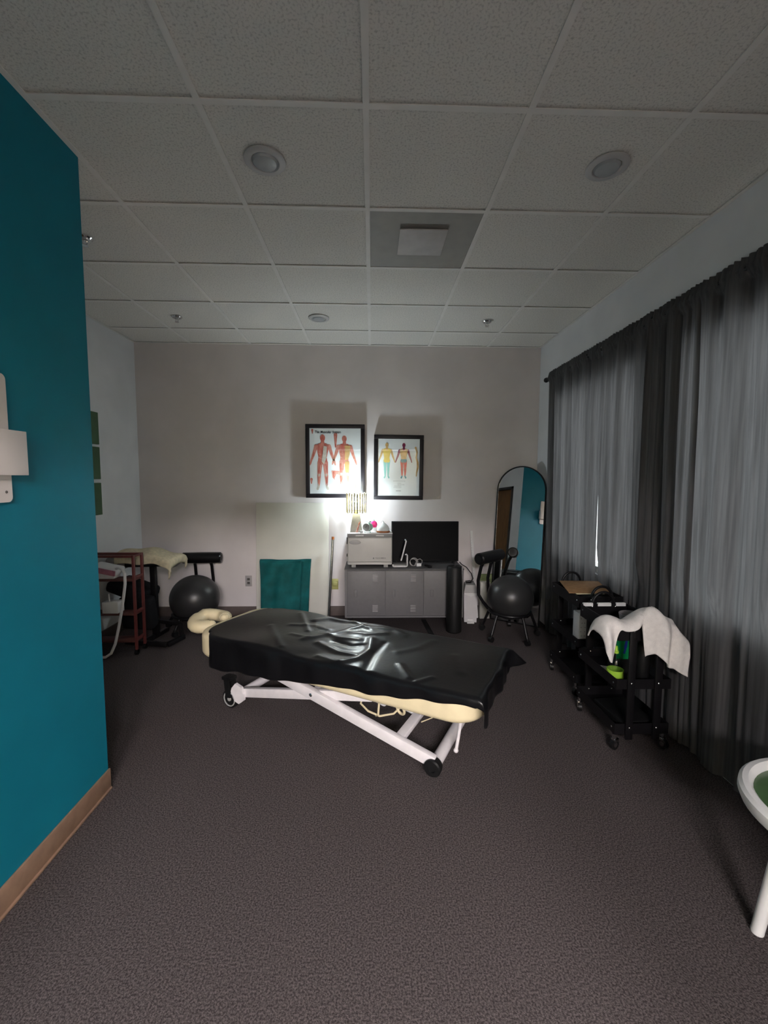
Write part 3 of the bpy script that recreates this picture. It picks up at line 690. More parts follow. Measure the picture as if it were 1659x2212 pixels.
def muscles(b, cx, cy, k, st, lo_=1, hi_=0):
    """fibre bundles drawn over a figure"""
    z = -.0017
    for s in (-1, 1):
        b.mi = hi_; poly_limb(b, (cx+s*.06*k, cy+.755*k), (cx+s*.022*k, cy+.735*k), .034*k, .026*k, z)
        b.mi = lo_; poly_limb(b, (cx+s*.112*k, cy+.79*k), (cx+s*.130*k, cy+.735*k), .024*k, .014*k, z-.0001)
        for q in range(4): b.mi = lo_ if q % 2 else hi_; poly_limb(b, (cx+s*(.072-.004*q)*k, cy+(.685-.035*q)*k), (cx+s*(.030)*k, cy+(.665-.035*q)*k), .012*k, .009*k, z-.0001*q)
        b.mi = hi_; poly_limb(b, (cx+s*.150*k, cy+.66*k), (cx+s*.185*k, cy+.56*k), .012*k, .007*k, z-.0005)
        b.mi = hi_; poly_limb(b, (cx+s*.070*k, cy+.455*k), (cx+s*(.066+st*.6)*k, cy+.31*k), .018*k, .010*k, z-.0006)
        b.mi = lo_; poly_limb(b, (cx+s*.038*k, cy+.44*k), (cx+s*(.034+st*.6)*k, cy+.30*k), .014*k, .009*k, z-.0007)
        b.mi = 2; poly_limb(b, (cx+s*(.045+st*.65)*k, cy+.272*k), (cx+s*(.045+st*.68)*k, cy+.255*k), .018*k, .016*k, z-.0008)
        b.mi = hi_; poly_limb(b, (cx+s*(.056+st*.75)*k, cy+.215*k), (cx+s*(.050+st*.9)*k, cy+.13*k), .014*k, .006*k, z-.0009)
        b.mi = 2; poly_limb(b, (cx+s*(.043+st)*k, cy+.10*k), (cx+s*(.043+st)*k, cy+.06*k), .009*k, .010*k, z-.0010)
def picture(name, x0, x1, z0, z1, fw, dep, lab, roll=0.0):
    w, h = x1-x0, z1-z0
    t = thing(name, lab, 'framed poster', ((x0+x1)/2, YB, z0)); t.rotation_euler = (0, R(roll), 0)
    b = B(); y0, y1 = -dep, -.002
    for a in ((-w/2, w/2, h-fw, h), (-w/2, w/2, 0, fw), (-w/2, -w/2+fw, fw, h-fw), (w/2-fw, w/2, fw, h-fw)): b.bx(a[0], a[1], y0, y1, a[2], a[3], .003)
    b.obj('frame', 'frame_black', t)
    b = B(); b.bx(-w/2+fw-.002, w/2-fw+.002, -dep+.0075, -dep+.0095, fw-.002, h-fw+.002); b.obj('print', 'paper', t, smooth=False)
    b = B(); b.bx(-w/2+fw-.002, w/2-fw+.002, -dep+.0015, -dep+.0035, fw-.002, h-fw+.002); b.obj('glass', 'picture_glass', t, smooth=False)
    return t, -dep+.0070
p1, py = picture('muscle_chart', -.686, -.074, 1.275, 2.036, .042, .058, 'larger black-framed muscle chart with red figures on the back wall')
FM = ['muscle', 'muscle_light', 'bone', 'ochre_print', 'ink']
def flat(b, name, mats, parent, y):
    o = b.obj(name, mats, parent, smooth=False, fixn=False); o.location = (0, y, 0); return o
b = B(); body(b, -.130, .085, .575, (0, 0, 0, 1, 1, 2, 1), st=.03); muscles(b, -.130, .085, .575, .03); b.mi = 2; poly_flat(b, [(-.118, .54), (-.085, .53), (-.09, .42), (-.115, .345), (-.14, .38)], -.0030)
b.mi = 0; poly_limb(b, (-.165, .53), (-.115, .52), .030, .022, -.0016)
for s in (-1, 1): poly_limb(b, (-.13+s*.03, .35), (-.13+s*.027, .27), .018, .012, -.0016); b.mi = 1
flat(b, 'printed_figure', FM, p1, py)
b = B(); body(b, .095, .105, .545, (0, 0, 1, 1, 1, 2, 1), st=.02); muscles(b, .095, .105, .545, .02); b.mi = 3; poly_flat(b, [(.100, .545), (.158, .54), (.15, .45), (.135, .40), (.100, .39)], -.0030); poly_limb(b, (.124, .36), (.121, .28), .024, .018, -.0031); b.mi = 1; poly_limb(b, (.068, .365), (.07, .30), .024, .018, -.0015)
flat(b, 'printed_figure', FM, p1, py)
for (x, z, w_, h_, c) in ((.004, .60, .022, .16, 0), (.006, .235, .045, .10, 1), (-.248, .175, .016, .055, 0), (.225, .12, .02, .05, 1)):
    b = B(); b.mi = c
    if c == 0: poly_limb(b, (x, z+h_*.35), (x, z-h_*.45), w_*.85, w_*.3, -.0006); b.mi = 1; poly_limb(b, (x-.004, z+h_*.2), (x+.003, z-h_*.25), w_*.4, w_*.2, -.0009)
    else:
        poly_flat(b, [(x-w_, z+h_*.5), (x+w_, z+h_*.45), (x+w_*.9, z), (x+w_*.2, z+h_*.15), (x-w_*.3, z-h_*.3), (x-w_*.2, z-h_*.5), (x-w_*.8, z-h_*.2)], -.0006); b.mi = 0; poly_limb(b, (x-w_*.5, z+h_*.3), (x-w_*.45, z-h_*.2), w_*.25, w_*.12, -.0009)
    flat(b, 'printed_detail', FM, p1, py)
text_part('The Muscular System', .036, 'ink', p1, Matrix.Translation((-.210, py-.0006, .668)) @ UPRIGHT, 'lettering', .27)
b = B(); b.mi = 0; poly_limb(b, (-.235, .70), (-.235, .665), .011, .004, -.0006); flat(b, 'printed_detail', FM, p1, py)

p2, py = picture('body_map_poster', .019, .538, 1.257, 1.932, .042, .058, 'smaller black-framed poster with yellow, teal and plum body figures', .35)
FM2 = ['print_yellow', 'print_teal', 'print_plum', 'print_red', 'print_blue', 'ochre_print', 'ink']
b = B(); body(b, -.125, .225, .37, (5, 0, 0, 1, 1, 1, 5)); flat(b, 'printed_figure', FM2, p2, py)
b = B(); body(b, .052, .225, .37, (2, 5, 4, 3, 3, 4, 2)); flat(b, 'printed_figure', FM2, p2, py)
b = B(); b.mi = 5; b_ = [(.175, .545, .012), (.190, .50, .010), (.182, .44, .009), (.198, .39, .013), (.200, .34, .012), (.190, .29, .009), (.186, .25, .006)]
for (a, c, r), (a2, c2, r2) in zip(b_, b_[1:]): poly_limb(b, (a, c), (a2, c2), r*.8, r2*.8, -.0004-.0001*r*100)
flat(b, 'printed_detail', FM2, p2, py)
for k, (xa, xb, z) in enumerate(((-.055, .072, .195), (-.01, .028, .172), (-.008, .062, .156), (-.045, .030, .142), (-.05, .03, .128), (-.025, .028, .09))):
    b = B(); b.mi = 6; h_ = .0022 if k < 5 else .0045
    x = xa; rr = random.Random(k)
    while x < xb: 
        L = rr.uniform(.006, .016); poly_flat(b, [(x, z), (min(x+L, xb), z), (min(x+L, xb), z+h_), (x, z+h_)], -.0006); x += L+.003
    flat(b, 'printed_line', FM2, p2, py)

# ------------------------------------------------------------------ leaning things by the back wall
bd = thing('white_board', 'large plain white board leaning on the back wall behind the teal bags', 'board', (-.83, 4.46, 0)); 
b = B(); b.box((0, .035, .612), (.755, .018, 1.222), (R(-3.2), 0, 0), .002); b.obj('panel', 'white_board', bd)
def tote(x, y, w, h, lab, ph, lean, g):
    t = thing('tote_bag', lab, 'bag', (x, y, .0), 0, g)
    def fn(u, v, side=-1):
        q = u*2-1; z = h*v; wid = w/2*(.86+.14*v**.7)*(1-.03*math.sin(v*3))
        bulge = .045*(1-q*q)*(1-v)**.6*(.6+.4*math.sin(3*v+ph))
        fold = .010*math.sin(5.5*q+4*v+ph)*(1-v*.6) + .008*math.sin(9*q-6*v+ph)
        z2 = z - .020*(1-q*q)*v*v*(1 if side < 0 else .4)
        return (q*wid, lean*v + side*(.012 + bulge) + fold*.9, z2 + .002)
    b = B(); b.grid(lambda u, v: fn(u, v, -1), 36, 36); b.obj('front_panel', 'teal_cloth', t, ang=180, thick=.003)
    b = B(); b.grid(lambda u, v: fn(u, v, 1), 24, 24); b.obj('back_panel', 'teal_cloth', t, ang=180, thick=.003)
tote(-.885, 4.355, .525, .645, 'wider teal cloth bag directly against the white board', .6, .055, None)
tote(-.905, 4.195, .42, .655, 'teal cloth bag standing in front of another teal bag', 2.0, .075, None)
pl = thing('chrome_pole', 'thin silver pole with an orange cap leaning on the white board', 'pole', (-.445, 4.36, 0))
b = B(); b.cyl((0, 0, .002), (.045, .055, .850), .013, seg=16); b.obj('tube', 'steel', pl)
b = B(); b.cyl((.045, .055, .850), (.0465, .057, .878), .0145, seg=16); b.obj('cap', 'rust_cap', pl)
for x, z, lab, mt in ((-1.313, .381, 'pale grey wall outlet between the ball chair and the white board', 'outlet'), (-.392, .345, 'yellowish wall outlet with a plug beside the lockers', 'outlet_yellow')):
    t = thing('wall_outlet', lab, 'outlet', (x, YB, z))
    b = B(); b.bx(-.035, .035, -.006, 0, -.058, .058, .002); b.obj('plate', mt, t)
    for dz in (-.02, .02):
        b = B(); b.bx(-.014, .014, -.008, -.005, dz-.013, dz+.013, .002); b.bx(-.007, -.004, -.0085, -.0078, dz-.005, dz+.006); b.bx(.004, .007, -.0085, -.0078, dz-.005, dz+.006); b.obj('socket', 'text_grey' if mt == 'outlet' else mt, t)
    if mt == 'outlet_yellow':
        b = B(); b.bx(-.022, .034, -.045, -.008, -.012, .035, .005); b.obj('plug', mt, t)
# foam roller
fr_ = thing('foam_roller', 'tall black foam roller standing on end before the lockers', 'foam roller', (.80, 4.06, 0))
b = B(); b.lathe([(.0, .0), (.066, .0), (.076, .010), (.076, .632), (.068, .644), (.022, .644), (.020, .632), (0, .632)], seg=36); b.obj('roll', 'black_foam', fr_)
# cord from the television to the bin
b = B(); b.tube([(.920, 4.42, .612), (.940, 4.40, .59), (.99, 4.40, .56), (1.045, 4.41, .49), (1.06, 4.40, .44), (1.035, 4.38, .41), (.99, 4.375, .405), (.975, 4.375, .418), (1.02, 4.37, .425), (1.06, 4.37, .412), (1.03, 4.36, .405), (.975, 4.36, .405)], .005, 8)
tag(b.obj('extension_cord', 'black_plastic'), 'black cord looping from the television down to the slim bin', 'cord')
# slim pedal bin
bn = thing('pedal_bin', 'slim white pedal bin with a grey lid beside the foam roller', 'trash can', (1.022, 4.36, 0), R(-6))
b = B(); vs_ = [(-.066, -.075), (.066, -.075), (.066, .075), (-.066, .075)]
lo_ = [b.bm.verts.new((x*.95, y, .012)) for x, y in vs_]; hi_ = [b.bm.verts.new((x*1.06, y*1.05, .305)) for x, y in vs_]
b.bm.faces.new(list(reversed(lo_))); b.bm.faces.new(hi_)
for k in range(4): b.bm.faces.new((lo_[k], lo_[(k+1) % 4], hi_[(k+1) % 4], hi_[k]))
b.obj('body', 'white_bin', bn, smooth=False)
b = B(); lo_ = [b.bm.verts.new((x*1.10, y*1.10, .305)) for x, y in vs_]; mid_ = [b.bm.verts.new((x*1.08, y*1.08, .322)) for x, y in vs_]; hi_ = [b.bm.verts.new((x*.78, y*.80+.01, .395)) for x, y in vs_]
for A_, B_ in ((lo_, mid_), (mid_, hi_)):
    for k in range(4): b.bm.faces.new((A_[k], A_[(k+1) % 4], B_[(k+1) % 4], B_[k]))
b.bm.faces.new(hi_); b.bm.faces.new(list(reversed(lo_))); b.obj('lid', 'grey_bin', bn, smooth=False)
b = B(); b.prism([(-.066, .303), (0, .282), (.066, .303), (.066, .318), (-.066, .318)], .004, Matrix.Translation((0, -.0795, 0)) @ UPRIGHT); b.obj('rim_flap', 'white_plastic', bn, smooth=False)
b = B(); b.bx(-.036, .036, -.112, -.07, .008, .020, .003); b.bx(-.028, .028, -.080, -.070, .02, .045, .003); b.obj('pedal', 'white_plastic', bn)
# ruler, white box, sage bag
rl = thing('white_ruler', 'long white ruler leaning on the back wall behind the slim bin', 'ruler', (1.122, 4.45, 0))
b = B(); b.beam((0, 0, .001), (-.055, .095, .925), .028, .006, up=(0, 1, 0)); b.obj('strip', 'white_plastic', rl, smooth=False)
b = B()
for k in range(30):
    t_ = .08 + .87*k/30; b.box((-.055*t_-.008, .095*t_-.0042, .925*t_), (.006 if k % 5 else .011, .0006, .0018), (R(-5.8), 0, 0))
b.obj('tick_marks', 'bowl_grey', rl, smooth=False)
wb = thing('white_box', 'upright white foam sheet behind the ball chair', 'box', (1.192, 4.456, 0), R(3))
b = B(); b.bx(-.045, .06, -.03, .03, .001, .395, .003); b.obj('body', 'white_board', wb)
sg = thing('sage_bag', 'sage green bag tucked behind the white foam sheet', 'bag', (1.245, 4.525, 0))
b = B(); cushion(b, .075, .026, .02, .002, .46, .018); b.obj('body', 'sage_bag', sg)
b = B(); b.tube([(-.06, -.02, .425), (-.02, -.028, .41), (.03, -.028, .42), (.065, -.02, .43)], .010, 8); b.obj('roll_top', 'sage_bag', sg)

# ------------------------------------------------------------------ arched mirror
mr = thing('arched_mirror', 'tall arched floor mirror with a thin black frame in the corner', 'mirror', (1.468, 4.292, 0)); mr.rotation_euler = Euler((R(-5.6), 0, R(-34.3)), 'XYZ')
def arch(w, h, n=28):
    r = w/2; p = [(-r, 0), (r, 0), (r, h-r)]
    for k in range(1, n): a = PI*k/n; p.append((r*math.cos(a), h-r+r*math.sin(a)))
    p.append((-r, h-r)); return p
MW, MH = .50, 1.62
b = B(); o_ = arch(MW, MH); i_ = [(x*(MW-.022)/MW, .011 + z*(MH-.022)/MH) for x, z in o_]; n_ = len(o_)
for (ya_, yb_) in ((-.012, .014),):
    Vo = [[b.bm.verts.new((x, y, z)) for x, z in o_] for y in (ya_, yb_)]; Vi = [[b.bm.verts.new((x, y, z)) for x, z in i_] for y in (ya_, yb_)]
    for k in range(n_):
        k2 = (k+1) % n_
        b.bm.faces.new((Vo[0][k], Vo[0][k2], Vi[0][k2], Vi[0][k])); b.bm.faces.new((Vo[1][k], Vo[1][k2], Vi[1][k2], Vi[1][k]))
        b.bm.faces.new((Vo[0][k], Vo[0][k2], Vo[1][k2], Vo[1][k])); b.bm.faces.new((Vi[0][k], Vi[0][k2], Vi[1][k2], Vi[1][k]))
b.obj('frame', 'black_metal', mr, smooth=False)
b = B(); b.prism(i_, .010, Matrix.Translation((0, .006, 0)) @ UPRIGHT); b.obj('mirror_glass', 'mirror_silver', mr, smooth=False)
b = B(); b.bx(-MW/2+.02, MW/2-.02, .0065, .012, .02, MH-MW/2); b.obj('backing', 'black_plastic', mr, smooth=False)

# ------------------------------------------------------------------ ball chairs
def ball_chair(lab, loc, rz, r, zc):
    t = thing('ball_chair', lab, 'ball chair', loc, rz, None)
    b = B(); b.ball((0, 0, zc), (r, r, r*.97), 40, 24); b.obj('ball', 'dark_ball', t)
    zr = zc - r*.62; rr = r*.88
    b = B(); b.torus((0, 0, zr), rr, .014, 40); b.obj('ring', 'black_metal', t)
    for k in range(5):
        a = R(30+72*k); c, s = math.cos(a), math.sin(a)
        b = B(); b.tube([(rr*.96*c, rr*.96*s, zr+.005), ((rr+.02)*c, (rr+.02)*s, zr-.04), (.262*c, .262*s, .062)], .013, 10); lg = b.obj('leg', 'black_metal', t)
        b = B(); q = (.268*c, .268*s)
        b.cyl((q[0]-.016*s, q[1]+.016*c, .026), (q[0]+.016*s, q[1]-.016*c, .026), .026, seg=18); b.cyl((q[0], q[1], .03), (q[0], q[1], .066), .016, .012, seg=12); b.obj('caster', 'black_plastic', lg)
    # back support: two curved arms and a roll pad (on the +y side)
    for s in (-1, 1):
        b = B(); b.tube([(s*.085, rr*.95, zr), (s*.085, rr+.05, zr+.05), (s*.085, rr+.105, zc-.02), (s*.085, rr+.115, zc+.12), (s*.083, rr+.085, zc+.26), (s*.08, rr+.05, zc+.335)], .016, 10); b.obj('back_arm', 'black_metal', t)
    b = B(); b.lathe([(0, -.195), (.046, -.195), (.056, -.185), (.058, 0), (.056, .185), (.046, .195), (0, .195)], (0, rr+.04, zc+.355), axis=(1, 0, 0), seg=26); pd = b.obj('roll_pad', 'black_vinyl', t)
    for s in (-1, 1):
        b = B(); b.lathe([(0, 0), (.030, 0), (.030, .004), (0, .006)], (s*.1945, rr+.04, zc+.355), axis=(s, 0, 0), seg=20); b.obj('end_disc', 'black_plastic', pd)
    return t
ball_chair('black ball chair on casters standing before the arched mirror', (1.305, 3.935, 0), R(42), .213, .372)
ball_chair('black ball chair in the alcove facing the back wall outlet', (-1.735, 4.20, 0), R(4), .232, .300)

# ------------------------------------------------------------------ utility carts
def cart(lab, loc):
    t = thing('utility_cart', lab, 'cart', loc, 0, None); hx, hy = .150, .215
    for nm, zt, dp in (('top_tray', .695, .075), ('middle_tray', .405, .055), ('bottom_tray', .155, .060)):
        b = B(); th = .004; z0 = zt-dp
        b.bx(-hx, hx, -hy, hy, z0, z0+th); b.bx(-hx, -hx+th, -hy, hy, z0+th, zt); b.bx(hx-th, hx, -hy, hy, z0+th, zt); b.bx(-hx+th, hx-th, -hy, -hy+th, z0+th, zt); b.bx(-hx+th, hx-th, hy-th, hy, z0+th, zt)
        tr = b.obj(nm, 'black_metal', t, smooth=False)
        for sx in (-.055, .055):
            for sy in (-1, 1):
                b = B(); b.ball((sx*1.35, -(hy+.0135) if sy < 0 else (hy-.005), zt-.018), (.007, .004, .007), 10, 6); b.obj('screw', 'chrome', tr)
        b = B(); b.ball((-hx-.001, hy-.03, zt-.03), (.003, .006, .006), 10, 6); b.ball((-hx-.001, -hy+.03, zt-.03), (.003, .006, .006), 10, 6); b.obj('screw', 'chrome', tr)
    for sx in (-1, 1):
        for sy in (-1, 1):
            b = B(); b.bx(sx*.075-.02, sx*.075+.02, sy*(hy+.007)-.006, sy*(hy+.007)+.006, .070, .672, .003); b.obj('post', 'black_metal', t)
    for sy in (-1, 1):
        b = B(); b.tube([(.070*math.cos(a), sy*(hy+.006), .668+.022+.078*math.sin(a)) for a in [PI*k/14 for k in range(15)]], .009, 10)
        b.cyl((.070, sy*(hy+.006), .64), (.070, sy*(hy+.006), .692), .009, seg=10); b.cyl((-.070, sy*(hy+.006), .64), (-.070, sy*(hy+.006), .692), .009, seg=10); b.obj('handle', 'black_metal', t)
    for sx in (-1, 1):
        for sy in (-1, 1):
            cx, cy = sx*(hx-.012), sy*(hy-.018); rz = 40*sx+25*sy
            b = B(); m = Matrix.Translation((cx, cy, .028)) @ Matrix.Rotation(R(rz), 4, 'Z'); a_, c_ = m @ Vector((-.010, 0, 0)), m @ Vector((.010, 0, 0))
            b.cyl(a_, c_, .028, seg=20); cs = b.obj('caster', 'black_plastic', t)
            b = B(); b.cyl((cx, cy, .055), (cx, cy, .09), .012, seg=12); b.box(m @ Vector((0, .006, .026)), (.030, .034, .020), m.to_3x3(), .005); b.cyl(m @ Vector((-.0115, 0, 0)), m @ Vector((.0115, 0, 0)), .014, seg=14); b.obj('caster_fork', 'chrome', cs)
    return t
cart('black three-tier utility cart holding a cardboard sheet', (1.545, 3.010, 0))
CX, CY = 1.478, 2.425
cart('black three-tier utility cart draped with a white towel', (CX, CY, 0))
# cardboard on the far cart
cb = thing('cardboard_sheet', 'brown cardboard sheet lying across the top of the far cart', 'cardboard', (1.535, 3.01, .7005), R(-12))
b = B(); b.box((0, 0, .008), (.275, .30, .006), (R(2.5), R(-2), 0), .001); b.obj('sheet', 'cardboard', cb)
b = B(); b.box((.015, -.075, .002), (.24, .17, .002), (R(1.0), R(-2), R(8))); b.obj('paper', 'cream_paper', cb, smooth=False)
db = thing('dotted_box', 'white box with grey dots in the middle tray of the far cart', 'box', (1.455, 2.87, .355))
b = B(); b.bx(-.038, .038, -.045, .045, .001, .215, .003); b.obj('body', 'dot_white', db)
b = B(); rr = random.Random(3)
for k in range(6):
    for q in range(3): b.box((-.022+.022*q+rr.uniform(-.004, .004), -.0455, .03+.03*k), (.005, .0008, .005))
b.obj('dots', 'dot_grey', db, smooth=False)
# things in the near cart
b = B(); b.lathe([(0, .002), (.04, .002), (.062, .03), (.07, .075), (.066, .075), (.058, .034), (.038, .008), (0, .008)], seg=30); o = b.obj('grey_bowl', 'bowl_grey'); o.location = (CX+.05, CY+.0, .624); tag(o, 'grey bowl in the top tray behind the white towel', 'bowl')
b = B(); b.lathe([(0, .003), (.05, .003), (.075, .020), (.073, .023), (.048, .007), (0, .007)], seg=30); o = b.obj('white_dish', 'white_ceramic'); o.location = (CX-.066, CY+.02, .624); o.rotation_euler = (0, 0, 0); tag(o, 'shallow white dish in the top tray beside the grey bowl', 'dish')
for (x_, w_, lab) in ((-.105, .062, 'white clip on the cart rim, near the carpet side'), (.0, .085, 'white clip on the cart rim, behind the handle'), (.105, .062, 'white clip on the cart rim, near the curtain')):
    b = B(); b.bx(-w_/2, w_/2, -.008, .008, .6955, .703, .002); b.bx(-w_/2, w_/2, -.008, -.0035, .682, .6955); b.bx(-w_/2, w_/2, .0035, .008, .682, .6955); o = b.obj('rim_clip', 'white_plastic'); o.location = (CX+x_, CY+.213, 0); tag(o, lab, 'clip', None)
def near_towel():
    x0, x1 = CX-.262, CX+.200
    def fn(u, v):
        x = x0 + (x1-x0)*u; q = (u-.5)*2
        # ridge height: over the rim, up over the handle, drooping at both ends
        ridge = .718 + .082*math.exp(-((u-.58)/.19)**2) + .030*math.exp(-((u-.14)/.10)**2) - .085*max(0, u-.86)/.14 - .05*max(0, .05-u)/.05
        drop = .055 + .165*math.exp(-(abs(u-.085)/.078)**3.2) if u < .24 else .056
        if u > .46: drop = .055 + .20*min(1, (u-.46)/.05) - .05*max(0, u-.82)/.18
        back = .10 + .03*math.sin(7*u)
        L = back + drop; s = v*L
        fold = .016*math.sin(19*u+1.2)+.010*math.sin(37*u)
        yr = CY - .226
        if s < back:
            t = 1 - s/back; y = yr + .02 + t*back; z = ridge - .004 - .060*t*t + .008*math.sin(9*u+3*t)
        else:
            t = (s-back); a = min(t/.03, PI/2)
            y = yr + .02 - .03*math.sin(a) - .012 - fold*min(1, t/.10) - .02*min(1, t/.1); z = ridge - .004 - .03*(1-math.cos(a)) - max(0, t-.03*PI/2)
            if u > .52: z += .012*math.sin(13*u)
        xx = x + (.02*math.sin(5*v))*q*.4 - (.05*(1-ridge/.76))*0
        return (xx, y, z)
    return fn
b = B(); b.grid(near_towel(), 90, 44); tag(b.obj('white_towel', 'towel_white', ang=180, thick=.008), 'white towel draped over the end of the near cart', 'towel')
mzz = .3545
BS = 1.12
bt = thing('squeeze_bottle', 'clear squeeze bottle with a lime green base and cap', 'bottle', (CX-.085, CY-.085, mzz))
b = B(); b.lathe([(0, .0), (.038, .0), (.040, .006), (.040, .046), (.037, .046), (.036, .008), (0, .008)], seg=28); b.obj('base_band', 'lime', bt)
b = B(); b.lathe([(.036, .012), (.036, .085), (.030, .105), (.016, .118), (.012, .128), (.012, .142)], seg=28); b.obj('body', 'clear_plastic', bt)
b = B(); b.lathe([(0, .168), (.007, .166), (.010, .142), (.013, .140), (.013, .130), (0, .130)], seg=18); b.obj('cap', 'lime', bt)
bt.scale = (BS, BS, BS)
cn = thing('green_canister', 'black canister with a green and blue label beside the squeeze bottle', 'canister', (CX-.018, CY-.012, mzz))
b = B(); b.bx(-.045, .050, -.03, .03, .001, .255, .012, 3); b.obj('body', 'black_plastic', cn)
b = B(); b.bx(-.040, .040, -.0310, -.0302, .09, .215); lb_ = b.obj('label_panel', 'label_green', cn, smooth=False)
b = B(); b.prism([(-.002, .125), (.006, .145), (.003, .165), (.014, .208), (.024, .208), (.022, .165), (.016, .14), (.012, .12)], .0005, Matrix.Translation((0, -.0311, 0)) @ UPRIGHT); b.obj('label_mark', 'label_blue', lb_, smooth=False)
b = B(); b.cyl((0.0, 0, .254), (0, 0, .262), .02, seg=18); b.obj('cap', 'black_plastic', cn)
pb = thing('pump_bottle', 'tall black bottle hidden under the towel beside the canister', 'bottle', (CX+.062, CY-.10, mzz))
b = B(); b.lathe([(0, .001), (.034, .001), (.036, .01), (.036, .18), (.030, .20), (.016, .215), (.016, .26), (0, .262)], seg=24); b.obj('body', 'black_plastic', pb)
b = B(); b.box((0, 0, .001), (.11, .07, .002), (R(4), R(-3), 0)); o = b.obj('white_leaflet', 'white_plastic', smooth=False); o.location = (CX-.078, CY+.01, mzz+.006); o.rotation_euler = (0, 0, R(-25)); tag(o, 'white leaflet lying in the middle tray behind the squeeze bottle', 'leaflet')
b = B(); b.lathe([(0, .0), (.036, .0), (.038, .004), (.038, .016), (.034, .02), (0, .021)], seg=26); o = b.obj('jar_lid', 'bowl_grey'); o.location = (CX+.075, CY-.075, mzz); tag(o, 'low grey jar lid in the middle tray below the towel', 'jar')
bk = thing('black_case', 'flat black case lying in the bottom tray of the near cart', 'case', (CX, CY-.04, .0995), R(6))
b = B(); b.bx(-.10, .10, -.13, .13, .001, .045, .008); b.obj('body', 'black_plastic', bk)
b = B(); b.tube([(-.045, -.131, .03), (.05, -.133, .026)], .003, 6); b.obj('zip', 'grey_trim', bk)

# ------------------------------------------------------------------ alcove: rack, massage chair
rk = thing('rolling_rack', 'dark red metal rack with shelves behind the teal wall corner', 'rack', (-2.17, 3.56, 0))
RX, RY0, RY1 = .205, 0.0, .13
for sx in (-1, 1):
    for y in (RY0, RY1):
        b = B(); b.bx(sx*RX-.010, sx*RX+.010, y-.010, y+.010, .03, .842, .002); b.obj('post', 'rack_red', rk)
        b = B(); b.cyl((sx*RX-.012, y, .022), (sx*RX+.012, y, .022), .022, seg=16); b.bx(sx*RX-.012, sx*RX+.012, y-.012, y+.012, .022, .045); b.obj('caster', 'black_plastic', rk)
for y in (RY0, RY1):
    b = B(); b.bx(-RX, RX, y-.010, y+.010, .822, .842, .002); b.obj('top_rail', 'rack_red', rk)
for sx in (-1, 1):
    b = B(); b.bx(sx*RX-.008, sx*RX+.008, RY0+.01, RY1-.01, .824, .840, .002); b.obj('top_rail', 'rack_red', rk)
for z in (.62, .33, .10):
    b = B(); b.bx(-RX+.01, RX-.01, RY0+.008, RY1-.008, z, z+.018, .002); b.obj('shelf', 'rack_wood', rk)
    b = B(); b.bx(RX-.006, RX+.006, RY0+.01, RY1-.01, z+.02, z+.045, .002); b.obj('shelf_rail', 'rack_red', rk)
dv = thing('handset_machine', 'white and pink machine with a hanging white hose on the red rack', 'machine', (-2.20, 3.62, .638))
b = B(); b.box((-.02, .02, .075), (.22, .14, .05), (R(10), R(12), 0), .02, 3); b.bx(-.10, .06, -.04, .06, .0, .06, .008); b.obj('housing', 'white_plastic', dv)
b = B(); b.box((.0, -.060, .066), (.17, .012, .046), (R(8), R(12), 0), .004); b.obj('front_panel', 'pink_device', dv)
b = B(); b.tube([(.07, -.02, .085), (.11, -.05, .095), (.155, -.08, .09), (.185, -.10, .06), (.19, -.11, -.02), (.175, -.11, -.12), (.15, -.11, -.26), (.125, -.12, -.40), (.10, -.13, -.52), (.07, -.14, -.595), (.03, -.15, -.622), (-.03, -.15, -.625), (-.08, -.15, -.62)], .011, 10); b.obj('hose', 'white_plastic', dv)
wbx = thing('small_white_case', 'small white box with a stick on the lower rack shelf', 'box', (-2.165, 3.60, .349))
b = B(); b.bx(-.075, .055, -.035, .06, 0, .095, .004); b.obj('body', 'white_plastic', wbx)
b = B(); b.cyl((-.03, .0, .09), (-.034, .0, .16), .006, seg=10); b.obj('stick', 'white_plastic', wbx)
# massage chair (black) with a cream towel on its pad
mc = thing('massage_chair', 'black portable massage chair folded beside the red rack', 'massage chair', (-1.955, 3.86, 0), R(-8))
b = B(); b.beam((-.01, .02, .04), (-.045, .06, .70), .055, .035, up=(0, 1, 0), bev=.006); b.obj('main_post', 'black_metal', mc)
b = B(); b.box((-.05, .06, .712), (.42, .24, .055), (R(-2), R(-3), 0), .022, 3); b.obj('chest_pad', 'black_vinyl', mc)
b = B(); b.box((.14, .09, .69), (.08, .14, .03), (0, R(-40), 0), .01); b.obj('pad_bracket', 'grey_cloth', mc)
b = B(); b.box((-.22, .03, .47), (.34, .30, .10), (0, R(18), 0), .03, 3); b.obj('seat_pad', 'black_fabric', mc)
b = B(); b.box((-.12, -.05, .28), (.30, .12, .30), (R(10), 0, 0), .03, 3); b.obj('leg_pad', 'black_fabric', mc)
b = B(); b.beam((-.20, -.12, .03), (.20, -.14, .03), .04, .04, bev=.006); b.beam((.20, -.14, .03), (.26, .02, .05), .04, .04, bev=.006); b.beam((-.02, -.12, .04), (-.02, .20, .04), .04, .04, bev=.006); b.beam((.03, .02, .18), (.24, .0, .17), .03, .03); b.beam((.24, .0, .17), (.25, .0, .05), .025, .03, up=(0, 1, 0)); b.obj('base_frame', 'black_metal', mc)
